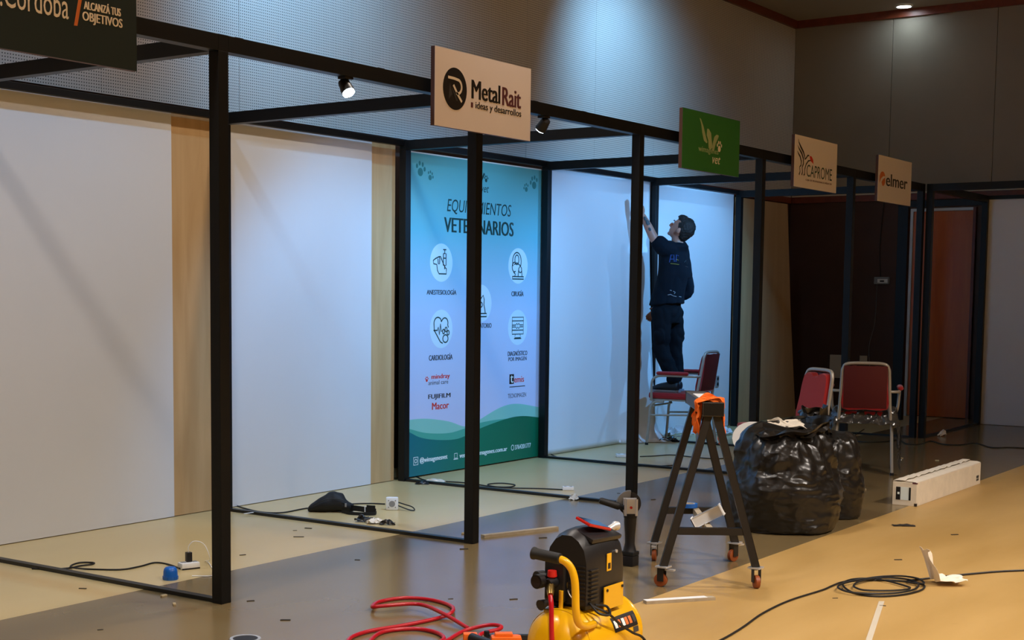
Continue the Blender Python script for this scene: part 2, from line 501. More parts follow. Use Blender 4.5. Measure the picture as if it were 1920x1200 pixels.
for a, b in ((.98, YW), (Y0, .22)):
    obj('lower_board', box(B(), XW + .004, XW + .03, a, b, 0, ZL - .06), 'brown', we)
struct('wall_back', box(B(), X0 - .12, X0, Y0, YW + .2, 0, ZC), 'beige')
struct('wall_right', box(B(), X0, XW + .2, Y0 - .12, Y0, 0, ZC), 'beige')
struct('trim_1', box(B(), X0, XW - .035, YW - .035, YW, ZC - .09, ZC), 'trim')
struct('trim_2', box(B(), XW - .037, XW - .002, Y0, YW, ZC - .09, ZC), 'trim')
struct('trim_3', box(B(), XW - .02, XW + .004, Y0, YW - .02, ZL - .075, ZL - .002), 'trim')
struct('trim_4', box(B(), XW - .03, XW + .004, Y0, YW - .02, ZL, ZL + .018), 'ledge')
struct('trim_5', box(B(), 9.8, XW - .035, YW - .02, YW + .012, ZL - .075, ZL - .002), 'trim')
d1 = thing('door_1', None, None, (XW, .6, 0)); d1['kind'] = 'structure'
obj('door_leaf', box(B(), XW - .012, XW + .028, .262, .938, .008, 2.385, .003), 'door', d1)
obj('door_frame', box(B(), XW - .03, XW + .03, .94, .972, 0, 2.42), 'doorframe', d1)
obj('door_frame', box(B(), XW - .03, XW + .03, .228, .26, 0, 2.42), 'trim', d1)
obj('door_frame', box(B(), XW - .03, XW + .03, .26, .94, 2.388, 2.42), 'doorframe', d1)
obj('transom_board', box(B(), XW + .002, XW + .028, .225, .975, 2.422, ZL - .08), 'brown', d1)

# ------------------------------------------------------------------ lamps of the hall
def spotlight(name, loc, tgt, watts, cone, col, r, parent=None, blend=.6):
    l = bpy.data.lights.new(name, 'SPOT'); l.energy = watts; l.color = col; l.spot_size = math.radians(cone); l.spot_blend = blend; l.shadow_soft_size = r
    o = bpy.data.objects.new(name, l); COL.objects.link(o)
    q = (V(tgt) - V(loc)).to_track_quat('-Z', 'Y')
    mw = Matrix.Translation(V(loc)) @ q.to_matrix().to_4x4()
    if parent: o.parent = parent; o.matrix_basis = mtx(parent).inverted() @ mw
    else: o.matrix_world = mw
    return o


def downlight(x, y, watts, cone, col, where, lens='led_warm'):
    t = thing('ceiling_downlight', 'round ceiling downlight ' + where, 'ceiling light', (x, y, ZC - .03), 0, 'recessed ceiling downlights')
    bm = B(); loft(bm, [((x, y, ZC - .001), (.1, 0, 0), (0, .1, 0)), ((x, y, ZC - .02), (.1, 0, 0), (0, .1, 0)), ((x, y, ZC - .02), (.08, 0, 0), (0, .08, 0)), ((x, y, ZC - .002), (.075, 0, 0), (0, .075, 0))], 24, False)
    obj('bezel', bm, 'whitep', t, True)
    obj('lens', loft(B(), [((x, y, ZC - .004), (.074, 0, 0), (0, .074, 0)), ((x, y, ZC - .010), (.07, 0, 0), (0, .07, 0))], 24), lens, t)
    if watts: spotlight('downlight_lamp', (x, y, ZC - .03), (x, y, 0), watts, cone, col, .15, t)
    return t


downlight(12.0, 1.06, 0, 120, NEUT, 'glowing white above the far end wall', 'led_cold')
for i, (x, y, wt, cn) in enumerate(HALL):
    downlight(x, y, wt, cn, WARM, ['over the aisle in line with the long carton', 'over the aisle in line with the compressor', 'over the aisle in line with the dark teal sign', 'behind the camera, nearer the back wall', 'behind the camera, farther from the back wall', 'farthest down the aisle', 'above the second booth front', 'above the booth left of the first post'][i])
for i, (p, q, wt, cn) in enumerate(COLD):
    t = thing('ceiling_spotlight', 'black ceiling spotlight with cold light, aimed at %s' % ['the wall above the second booth', 'the wall above the green sign', 'the first booth floor'][i], 'spotlight', p, 0, 'cold ceiling spotlights')
    d = (V(q) - V(p)).normalized(); pv = V(p)
    obj('housing', tube(B(), [pv - d * .17, pv - d * .15, pv - d * .02], [.045, .06, .06], 20), 'blackp', t, True)
    obj('lens', cyl(B(), pv - d * .0198, pv - d * .015, .052, 20), 'led_cold', t)
    obj('bracket', cyl(B(), pv - d * .1, V((p[0] - d.x * .1, p[1] - d.y * .1, ZC)), .012, 10), 'blackp', t)
    spotlight('spot_lamp', pv, q, wt, cn, COLDW, .05, t, 1.0)

# ------------------------------------------------------------------ booth frames
PW, HB, DB = .06, 2.5, 1.915
PX = [-1.93, 0, 1.954, 3.808, 5.757, 7.687, 9.60]
fr = thing('exhibition_booth_frame', 'long black square-tube booth frame running along the perforated wall', 'booth frame', (3.8, 1, 0))
for i, x in enumerate(PX):
    for y in (0, DB):
        bm = B(); box(bm, x, x + PW, y, y + PW, 0, HB - .07, .002); obj('post', bm, 'black', fr)
    obj('cross_beam', box(B(), x, x + PW, PW, DB, HB - .07, HB, .002), 'black', fr)
    obj('floor_rail', box(B(), x + .01, x + .05, PW, DB, .0, .018, .001), 'rail', fr)
    if i < 6: obj('back_beam', box(B(), x + PW, PX[i + 1], DB + .02, DB + PW, HB - .04, HB, .002), 'black', fr)
    if i < 6: obj('front_beam', box(B(), x + PW, PX[i + 1], 0, PW, HB - .07, HB, .002), 'black', fr)
    for y in (0, DB): obj('corner_block', box(B(), x, x + PW, y, y + PW, HB - .0699, HB + .001, .002), 'black', fr)
for x in (.12, 1.12, 2.55, 3.1, 4.9, 8.9):           # clamp heads on the front beam
    obj('beam_clamp', box(B(), x, x + .05, .015, .05, HB, HB + .006, .002), 'black', fr)

fe = thing('exhibition_booth_frame', 'black square-tube booth frame standing along the far end wall by the door', 'booth frame', (10.6, -2, 0))
XB = 11.58
for y in (-.072, -2.0, -3.93):
    for x in (9.665, XB):
        obj('post', box(B(), x, x + PW, y, y + PW, 0, HB - .07, .002), 'black', fe)
    obj('cross_beam', box(B(), 9.665 + PW, XB, y, y + PW, HB - .07, HB, .002), 'black', fe)
    obj('floor_rail', box(B(), 9.665 + PW, XB, y + .01, y + .05, 0, .018, .001), 'rail', fe)
    for x in (9.665, XB): obj('corner_block', box(B(), x, x + PW, y, y + PW, HB - .0699, HB + .001, .002), 'black', fe)
for y in (-2.0, -3.93):
    obj('front_beam', box(B(), 9.665, 9.665 + PW, y + PW, y + 1.928 if y > -3 else -2.0, HB - .07, HB, .002), 'black', fe)
    obj('back_beam', box(B(), XB + .02, XB + PW, y + PW, y + 1.928 if y > -3 else -2.0, HB - .04, HB, .002), 'black', fe)
obj('post', box(B(), XB, XB + PW + .02, .79, .905, 0, 2.40, .002), 'black', fe)
obj('portal_beam', box(B(), XB, XB + PW, -.01, .905, 2.40, 2.47, .002), 'black', fe)

# back boards of the booths
def board(name, label, x0, x1, m, y0=2.0, th=.012, z0=.004, z1=2.47, cat='panel'):
    return tag(obj(name, box(B(), x0, x1, y0, y0 + th, z0, z1, .001), m), label, cat)


board('plywood_board', 'tan plywood board behind the leftmost booth, bare strip showing beside the first post', -.0, 1.985, 'ply', 2.008)
board('plywood_board', 'tan plywood board behind the second booth, bare strip showing left of the banner', 1.99, 3.80, 'ply', 2.008)
board('white_back_panel', 'large matt white panel on the back of the leftmost booth', -1.9, 1.592, 'white', 1.999, .008, z1=2.48)
board('white_back_panel', 'large matt white panel with cold glow behind the waist bag', 2.02, 3.517, 'white', 1.999, .008, z1=2.47)
board('white_back_panel', 'bluish lit white panel behind the standing worker', 7.755, 9.60, 'white', 1.999, z1=2.46)
e_ = obj('white_back_panel', box(B(), XB + .062, XB + .074, -1.96, -.03, .004, 2.47, .001), 'white')
tag(e_, 'grey-lit white panel at the far right edge beside the door', 'panel')
e_ = obj('white_back_panel', box(B(), XB + .062, XB + .074, -3.9, -1.964, .004, 2.47, .001), 'white')
tag(e_, 'white panel of the end booth farther right, beyond the door', 'panel')
# strip of board edge beside the banner
# warped raw board past the last booth
bm = B(); n = 14; fr_, bk = [], []
for k in range(n + 1):
    z = .02 + 2.44 * k / n; t = 1 - k / n
    xr = 11.10 + .06 * math.sin(t * 2.2) + .26 * max(0, t - .45) ** 1.3
    row = []
    for j in range(9):
        u = j / 8; row.append(bm.verts.new((9.70 + (xr - 9.70) * u, 2.03 - .1 * t * u * u + .0, z)))
    fr_.append(row)
for k in range(n):
    for j in range(8): bm.faces.new((fr_[k][j], fr_[k][j + 1], fr_[k + 1][j + 1], fr_[k + 1][j]))
thicken(bm, .008)
tag(obj('raw_board', lift(bm, .004), 'plydark', None, True), 'warped tan raw board leaning in the dark corner past the last booth', 'panel')

# ------------------------------------------------------------------ booth spot lamps
def booth_lamp(x, d, label, lit, watts, cone):
    t = thing('booth_spot_lamp', label, 'spot lamp', (x, .03, 2.40), 0, 'spot lamps clamped under the front beam')
    p = V((x, .03, 2.385)); d = V(d).normalized()
    obj('mount', box(B(), x - .03, x + .03, .005, .055, 2.418, 2.43, .002), 'blackp', t)
    obj('stem', cyl(B(), (x, .03, 2.419), (x, .03, 2.395), .009, 10), 'blackp', t)
    obj('head', tube(B(), [p - d * .035, p - d * .03, p + d * .035, p + d * .04], [.02, .027, .034, .034], 18), 'blackp', t, True)
    obj('lens', cyl(B(), p + d * .0402, p + d * .044, .030, 18), 'led_cold' if lit else 'glass', t)
    if watts: spotlight('booth_lamp_light', p + d * .06, p + d * 2, watts, cone, COOL, .03, t, .7)


booth_lamp(.885, (-.12, -.55, -.75), 'glowing round spot lamp under the front beam right of the first post', True, 14, 110)
booth_lamp(2.684, (.3, .85, -.8), 'small black spot lamp under the front beam just right of the white logo sign', True, 85, 98)
booth_lamp(4.72, (.05, 1, -.58), 'small spot lamp hidden behind the green sign', True, 95, 94)
booth_lamp(6.66, (.05, 1, -.55), 'small spot lamp hidden behind the red-beaked bird sign', True, 95, 94)
booth_lamp(8.55, (.05, 1, -.5), 'small spot lamp hidden behind the orange emblem sign', True, 112, 92)

# ------------------------------------------------------------------ hanging signs
SY = -.062
def sign(label, x0, x1, face, z0=2.252, z1=2.655):
    t = thing('sign_board', label, 'sign', ((x0 + x1) / 2, -.05, z0), 0, 'booth name signs along the front beam')
    obj('board', box(B(), x0, x1, SY + .0012, -.036, z0, z1, .001), 'sign_edge', t)
    obj('face', box(B(), x0, x1, SY, SY + .001, z0, z1), face, t)
    for dx in (.25, .75):
        xx = x0 + (x1 - x0) * dx
        obj('hanger', box(B(), xx - .015, xx + .015, -.0355, -.001, 2.44, 2.48), 'black', t)
    return t


def pri(bm, polys, y=SY, d=.0006):
    for p in polys: prism(bm, p, y - d, y - .00005)
    return bm


# 1 dark teal
s = sign('dark teal sign with thin cream lettering and an orange slash, at the top left corner', -1.42, -.518, 'sign_dark', 2.268, 2.672)
text('D.Córdoba', -1.225, -.856, 2.418, 2.515, SY, 'ink_cream', s)
text('ALCANZÁ TUS', -.781, -.600, 2.470, 2.508, SY, 'ink_cream', s, bold=.05)
text('OBJETIVOS', -.789, -.592, 2.416, 2.461, SY, 'ink_cream', s, bold=.035)
obj('slash', pri(B(), [[(-.831, 2.40), (-.815, 2.401), (-.786, 2.53), (-.802, 2.53)]]), 'ink_orange', s)
# 2 MetalRait
s = sign('white sign with a black round emblem and the words ideas y desarrollos', 1.485, 2.395, 'sign_white', 2.255, 2.657)
obj('emblem_disc', pri(B(), [disc(1.663, 2.459, .107, .109, 40)]), 'ink', s)
bm = B(); ribbon(bm, [(1.60, 2.513), (1.655, 2.512), (1.69, 2.508)] + arc(1.685, 2.473, .037, .036, 80, -80, 12) + [(1.672, 2.437)], .014, SY - .0012, SY - .0007)
ribbon(bm, [(1.648, 2.478), (1.688, 2.432), (1.725, 2.398)], .014, SY - .0012, SY - .0007)
obj('emblem_letter', bm, 'ink_cream', s)
obj('emblem_shade', pri(B(), [[(1.605, 2.40), (1.615, 2.485), (1.64, 2.43)], [(1.628, 2.47), (1.65, 2.45), (1.69, 2.40), (1.672, 2.40)]], SY - .0006), 'ink_grey', s)
text('Metal', 1.817, 2.084, 2.427, 2.526, SY, 'ink', s, bold=.05)
text('Rait', 2.110, 2.291, 2.424, 2.523, SY, 'ink_brown', s, bold=.05)
text('ideas y desarrollos', 1.853, 2.298, 2.368, 2.416, SY, 'ink', s, bold=.035)
obj('square_mark', pri(B(), [[(1.809, 2.38), (1.829, 2.38), (1.829, 2.407), (1.809, 2.407)]]), 'ink_brown', s)
# 3 green
s = sign('green sign with pale ribbon emblem and white paw print', 4.285, 5.195, 'sign_green', 2.25, 2.65)
bm = B(); pri(bm, [[(4.538, 2.607), (4.56, 2.60), (4.60, 2.555), (4.635, 2.50), (4.668, 2.452), (4.655, 2.445), (4.612, 2.46), (4.585, 2.51), (4.565, 2.57)],
    [(4.66, 2.545), (4.685, 2.545), (4.722, 2.52), (4.735, 2.47), (4.752, 2.425), (4.715, 2.405), (4.69, 2.415), (4.68, 2.47), (4.655, 2.50)],
    [(4.745, 2.405), (4.772, 2.40), (4.80, 2.455), (4.845, 2.507), (4.842, 2.517), (4.81, 2.518), (4.775, 2.50), (4.755, 2.455)]])
obj('ribbon_emblem', bm, 'ink_pale', s)
def paw(bm, cx, cz, r, y=SY, a=0):
    ps = [disc(cx, cz - r * .25, r * .5, r * .48, 14)]
    for k in range(4):
        t = math.radians(150 - 40 * k + a); ps.append(disc(cx + math.cos(t) * r * .85, cz - r * .2 + math.sin(t) * r * .95, r * .2, r * .28, 10))
    return pri(bm, ps, y)
obj('paw_print', paw(B(), 4.86, 2.435, .045), 'ink_cream', s)
text('wimagenes', 4.533, 4.847, 2.37, 2.418, SY, 'ink_pale', s)
text('vet', 4.755, 4.882, 2.315, 2.366, SY, 'ink_cream', s, shear=.35)
# 4 bird
s = sign('white sign with a black winged bird with red beak', 6.215, 7.12, 'sign_white', 2.252, 2.655)
bm = B()
ribbon(bm, [(6.285, 2.625), (6.295, 2.60), (6.34, 2.565), (6.395, 2.53), (6.42, 2.50), (6.43, 2.478), (6.455, 2.49), (6.485, 2.512), (6.515, 2.513)], [.003, .012, .02, .02, .016, .014, .014, .014, .008], SY - .0006, SY)
ribbon(bm, [(6.275, 2.575), (6.30, 2.553), (6.36, 2.518), (6.395, 2.48), (6.40, 2.44), (6.375, 2.41), (6.385, 2.375), (6.372, 2.35)], [.003, .013, .02, .02, .018, .014, .014, .018], SY - .0006, SY)
ribbon(bm, [(6.27, 2.53), (6.29, 2.513), (6.33, 2.49), (6.355, 2.455), (6.352, 2.425), (6.325, 2.41), (6.335, 2.375), (6.318, 2.348)], [.003, .012, .018, .018, .016, .012, .012, .018], SY - .0006, SY)
ribbon(bm, [(6.548, 2.478), (6.50, 2.47), (6.455, 2.44), (6.43, 2.40), (6.43, 2.36), (6.41, 2.352)], [.006, .013, .014, .013, .013, .018], SY - .0006, SY)
obj('bird_emblem', bm, 'ink', s)
obj('beak', pri(B(), [[(6.525, 2.512), (6.565, 2.51), (6.60, 2.485), (6.607, 2.452), (6.585, 2.462), (6.545, 2.473), (6.535, 2.49)]]), 'ink_red', s)
text('CAPROME', 6.47, 7.015, 2.345, 2.442, SY, 'ink_green', s)
text('CAJA DE PROFESIONALES MÉDICOS', 6.455, 7.012, 2.308, 2.329, SY, 'ink_brown', s, bold=.05)
# 5 elmer
s = sign('small-looking white sign with an orange leaf emblem, farthest along the beam', 8.125, 9.035, 'sign_white', 2.248, 2.655)
obj('leaf_emblem', pri(B(), [arc(8.24, 2.455, .075, .06, 20, 190, 14) + [(8.17, 2.41), (8.2, 2.45), (8.26, 2.475)], arc(8.26, 2.44, .055, .052, -110, 30, 10) + [(8.25, 2.445), (8.22, 2.42)]]), 'ink_orange', s)
text('elmer', 8.34, 8.922, 2.394, 2.506, SY, 'ink', s, bold=.05)

# ------------------------------------------------------------------ veterinary banner
BX0, BX1, BYF = 3.955, 5.80, 1.988
bn = thing('printed_banner', 'tall teal and lilac veterinary equipment banner with round icons', 'banner', ((BX0 + BX1) / 2, BYF, .012))
obj('board', box(B(), BX0 - .1, BX1 - .012, BYF + .0012, BYF + .014, .012, 2.44), 'board_edge' if 'board_edge' in M else 'edge', bn)
obj('edge_strip', box(B(), BX1 - .012, BX1 + .015, BYF - .004, BYF + .014, .012, 2.43), 'edge', bn)
pf = box(B(), BX0 - .1, BX1 - .012, BYF, BYF + .001, .012, 2.43)
po = obj('printed_face', pf, 'banner', bn)
me = po.data; me.transform(Matrix.Translation((0, 0, .012)))  # gradient is measured from the floor
po.location.z -= .012
def wave(pts): 
    c = spline([(x, 0, z) for x, z in pts], 6); return [(p.x, p.z) for p in c] + [(BX1 - .013, .012), (BX0 - .09, .012)]
obj('wave', pri(B(), [wave([(3.87, .44), (3.978, .445), (4.179, .439), (4.457, .40), (4.674, .345), (4.82, .36), (4.933, .398), (5.202, .468), (5.441, .48), (5.787, .43)])], BYF), 'wave1', bn)
obj('wave', pri(B(), [wave([(3.87, .40), (3.979, .372), (4.18, .329), (4.458, .308), (4.659, .325), (4.919, .36), (5.283, .366), (5.787, .345)])], BYF - .0006), 'wave2', bn)
wv = obj('wave', pri(B(), [wave([(3.87, .39), (3.979, .344), (4.113, .297), (4.319, .265), (4.53, .252), (4.675, .266), (4.919, .317), (5.283, .366), (5.525, .372), (5.787, .343)])], BYF - .0012), 'wave3', bn)
YB = BYF; YD = BYF - .0018
text('EQUIPAMIENTOS', 4.42, 5.312, 2.003, 2.117, YB, 'ink_green', bn, shear=.18)
text('VETERINARIOS', 4.387, 5.347, 1.862, 1.976, YB, 'ink_green', bn, bold=.05)
for cx, cz, r in ((4.351, 1.627, .146), (5.425, 1.624, .146), (4.89, 1.315, .15), (4.356, 1.12, .148), (5.43, 1.116, .146)):
    obj('icon_disc', pri(B(), [disc(cx, cz, r, r, 40)], YB), 'ink_disc', bn)
YI = YB - .0006
def strokes(name, lst, wd=.010):
    bm = B()
    for p in lst: ribbon(bm, p, wd, YI - .0005, YI)
    return obj(name, bm, 'ink_green', bn)
a, c = 4.351, 1.627
strokes('icon', [[(a + dx, c + dz) for dx, dz in q] for q in (
    [(-.03, .045), (-.075, .03), (-.105, .015), (-.1, -.01), (-.06, -.015), (-.05, -.06), (-.03, -.085), (.065, -.085), (.065, -.045), (.045, -.035)],
    [(-.035, .045), (-.01, .045), (0, .03), (.03, -.015), (.05, -.03)], [(-.045, .03), (-.04, -.01), (-.025, -.01), (-.02, .03), (-.03, .045)],
    [(.025, .07), (.025, -.02), (.06, -.02), (.06, .07), (.025, .07)], [(.042, .07), (.042, .1)], [(.022, .1), (.062, .1)], [(.042, -.02), (.042, -.05)], [(.03, .035), (.058, .035)])])
a, c = 4.356, 1.12
ht = [(0, .055)] + arc(.045, .045, .042, .04, 140, -20, 8) + [(.092, .01)]
hl = [(0, .055)] + arc(-.045, .045, .05, .045, 40, 190, 8) + [(-.09, -.01), (-.01, -.10), (.02, -.11)]
strokes('icon', [[(a + dx, c + dz) for dx, dz in q] for q in (ht, hl, [(-.1, -.01), (-.05, -.01), (-.04, .015), (-.025, -.045), (-.01, .04), (.0, -.02), (.02, -.01)],
    arc(.055, -.075, .035, .03, 0, 360, 12), arc(.03, -.02, .014, .018, 0, 360, 8), arc(.062, -.005, .014, .018, 0, 360, 8), arc(.09, -.03, .014, .018, 0, 360, 8))])
a, c = 5.425, 1.624
strokes('icon', [[(a + dx, c + dz) for dx, dz in q] for q in (arc(-.02, .035, .065, .075, -30, 210, 14), arc(-.02, .05, .03, .04, 0, 360, 12), arc(-.055, -.01, .035, .04, 60, 300, 10),
    [(-.06, .01), (-.02, .025), (.04, .0)], [(.0, -.085), (.01, -.02), (.03, .0), (.05, -.015), (.06, -.085)], arc(.032, -.025, .025, .03, 200, 340, 8), [(-.07, -.05), (-.04, -.07), (-.05, -.085)],
    [(-.085, -.088), (.085, -.088), (.085, -.108), (-.085, -.108), (-.085, -.088)])])
a, c = 5.43, 1.116
strokes('icon', [[(a + dx, c + dz) for dx, dz in q] for q in ([(-.085, -.03), (-.085, .085), (.085, .085), (.085, -.055), (-.085, -.055), (-.085, -.03)], [(-.085, .055), (.085, .055)], [(-.085, -.022), (.085, -.022)],
    [(-.08, .02), (-.03, .02), (-.015, .035), (0, .02), (.015, .035), (.03, .02), (.08, .02)], [(-.08, .005), (-.03, .005), (-.015, -.01), (0, .005), (.015, -.01), (.03, .005), (.08, .005)],
    [(-.035, -.055), (-.045, -.085), (.045, -.085), (.035, -.055)], [(-.055, -.092), (.055, -.092)])], .008)
a, c = 4.89, 1.315
strokes('icon', [[(a + dx, c + dz) for dx, dz in q] for q in ([(-.06, -.08), (-.05, 0), (-.06, .06), (-.03, .04), (.0, .04), (.03, .065), (.045, .03), (.04, -.01), (.055, -.05), (.06, -.075)], [(-.08, -.08), (.08, -.08), (.08, -.105), (-.08, -.105), (-.08, -.08)], arc(.0, -.01, .02, .02, 0, 360, 8))])
for body, x0, x1, z0, z1 in (('ANESTESIOLOGÍA', 4.168, 4.55, 1.383, 1.428), ('CIRUGÍA', 5.332, 5.511, 1.374, 1.425), ('LABORATORIO', 4.74, 5.042, 1.119, 1.157), ('CARDIOLOGÍA', 4.201, 4.507, .881, .932),
                             ('DIAGNÓSTICO', 5.287, 5.58, .882, .93), ('POR IMAGEN', 5.297, 5.572, .84, .872)):
    text(body, x0, x1, z0, z1, YB, 'ink_navy', bn, bold=.035)
text('mindray', 4.237, 4.473, .728, .775, YB, 'ink_red', bn, bold=.05); text('animal care', 4.196, 4.453, .695, .728, YB, 'ink_grey', bn)
obj('paw_mark', paw(B(), 4.175, .738, .024, YB), 'ink_red', bn)
text('FUJIFILM', 4.197, 4.483, .577, .622, YB, 'ink', bn, bold=.05); text('Macor', 4.246, 4.463, .502, .556, YB, 'ink_red', bn, bold=.05)
obj('logo_block', pri(B(), [[(5.315, .65), (5.382, .65), (5.382, .731), (5.315, .731)]], YB), 'ink', bn)
text('t', 5.33, 5.37, .66, .722, YB - .0006, 'ink_white', bn, bold=.035); text('emis', 5.388, 5.535, .66, .708, YB, 'ink_red', bn, bold=.035)
obj('logo_line', pri(B(), [[(5.317, .622), (5.553, .622), (5.553, .629), (5.317, .629)]], YB), 'ink_grey', bn)
text('TECNOIMAGEN', 5.295, 5.571, .534, .57, YB, 'ink_grey', bn)
bm = B(); ribbon(bm, [(4.014, .097), (4.068, .097), (4.068, .155), (4.014, .155)], .007, YD - .0005, YD, True); ribbon(bm, disc(4.041, .126, .014, .014, 12), .006, YD - .0005, YD, True)
ribbon(bm, [(4.542, .103), (4.58, .103), (4.58, .14), (4.542, .14)], .006, YD - .0005, YD, True); ribbon(bm, [(4.532, .095), (4.592, .095)], .007, YD - .0005, YD)
ribbon(bm, disc(5.372, .118, .02, .022, 12), .006, YD - .0005, YD, True)
obj('contact_icons', bm, 'ink_white', bn)
text('@wimagenesvet', 4.094, 4.447, .097, .148, YD, 'ink_white', bn, bold=.05); text('ventas@wimagenes.com.ar', 4.612, 5.289, .087, .138, YD, 'ink_white', bn, bold=.05)
text('3764201777', 5.408, 5.652, .098, .136, YD, 'ink_white', bn, bold=.035)
for q in ((4.078, 2.31, .065, -10), (4.2, 2.272, .042, -25), (5.655, 2.315, .065, 15), (5.535, 2.268, .042, 20)): obj('paw_print', paw(B(), q[0], q[1], q[2], YB, q[3]), 'ink_paw', bn)
bm = B(); ribbon(bm, [(4.76, 2.35), (4.80, 2.27), (4.83, 2.33), (4.87, 2.27), (4.92, 2.345)], .022, YB - .0005, YB); paw(bm, 4.945, 2.30, .032, YB)
obj('ribbon_emblem', bm, 'ink_green', bn); text('vet', 4.88, 4.985, 2.195, 2.245, YB, 'ink_green', bn, shear=.35)

# ------------------------------------------------------------------ loose sheet of the fourth booth
bm = B(); g = []
n, m_ = 60, 50
for i in range(n + 1):
    u = i / n; x = 5.83 + 1.84 * u; k = max(0, (u - .72) / .28); row = []
    for j in range(m_ + 1):
        v = j / m_; z = 2.47 * (1 - v) + .004
        wv_ = math.sin(u * 34 + v * 2.2) * .036 * k * (.25 + .75 * v) + math.sin(u * 61 + 1 + v * 3) * .009 * k * v
        drift = -.10 * k * v ** 2.2 - .03 * k
        y = 1.998 + wv_ * .8 + drift
        if v > .93 and k > .1: y -= .16 * ((v - .93) / .07) ** 1.5 * k; z = max(.004, z - .02 * k)
        row.append(bm.verts.new((x, min(1.998, y), z)))
    g.append(row)
for i in range(n):
    for j in range(m_): bm.faces.new((g[i][j], g[i + 1][j], g[i + 1][j + 1], g[i][j + 1]))
thicken(bm, .0015)
tag(obj('white_vinyl_sheet', bm, 'sheet', None, 'all'), 'white vinyl sheet half mounted, hanging loose in folds beside the worker', 'vinyl sheet')
board('backing_board', 'board behind the loose white vinyl sheet', 5.84, 7.72, 'ply', 2.003)

# ------------------------------------------------------------------ fittings on the end wall
t = thing('emergency_light', 'small grey emergency light unit on the dark brown wall', 'wall light', (XW, 1.285, 1.545))
obj('body', box(B(), XW - .05, XW + .004, 1.196, 1.376, 1.545, 1.63, .01), 'grey_plastic', t)
obj('diffuser', box(B(), XW - .054, XW - .0501, 1.21, 1.33, 1.56, 1.605, .001), 'whitep', t)
obj('label_strip', box(B(), XW - .0548, XW - .0541, 1.25, 1.30, 1.57, 1.59), 'ink_grey', t)
obj('feed_cord', tube(B(), spline([(XW - .005, 1.30, 2.5), (XW - .005, 1.33, 2.0), (XW - .006, 1.31, 1.625)], 8), .004, 6), 'cord', t, True)
obj('test_cord', tube(B(), spline([(XW - .006, 1.35, 1.55), (XW - .005, 1.36, 1.1), (XW - .006, 1.42, .8), (XW - .005, 1.40, .5)], 8), .003, 6), 'grey_plastic', t, True)
t = thing('access_panel', 'pale rectangular cover plate low on the dark brown wall behind the chairs', 'cover plate', (XW, 1.8, .40))
obj('plate', box(B(), XW - .012, XW + .004, 1.655, 1.90, .41, .69, .004), 'ledge', t)
obj('screw', cyl(B(), (XW - .016, 1.67, .67), (XW - .011, 1.67, .67), .006, 10), 'chrome', t); obj('screw', cyl(B(), (XW - .016, 1.885, .43), (XW - .011, 1.885, .43), .006, 10), 'chrome', t)
tag(obj('switch_plate', box(B(), XW - .012, XW + .004, 1.44, 1.53, .58, .69, .004), 'ledge'), 'small pale switch plate right of the larger cover plate', 'cover plate')
t = thing('wall_outlet', 'grey double outlet on the bluish panel beside the chair back', 'outlet', (8.3, 1.99, .58))
p = at(1345, 715, Y=1.99)
obj('plate', box(B(), p.x - .035, p.x + .035, 1.985, 1.999, p.z - .06, p.z + .06, .006), 'grey_plastic', t)
for dz in (-.028, .028): obj('socket', cyl(B(), (p.x, 1.9845, p.z + dz), (p.x, 1.981, p.z + dz), .018, 14), 'blackp', t)

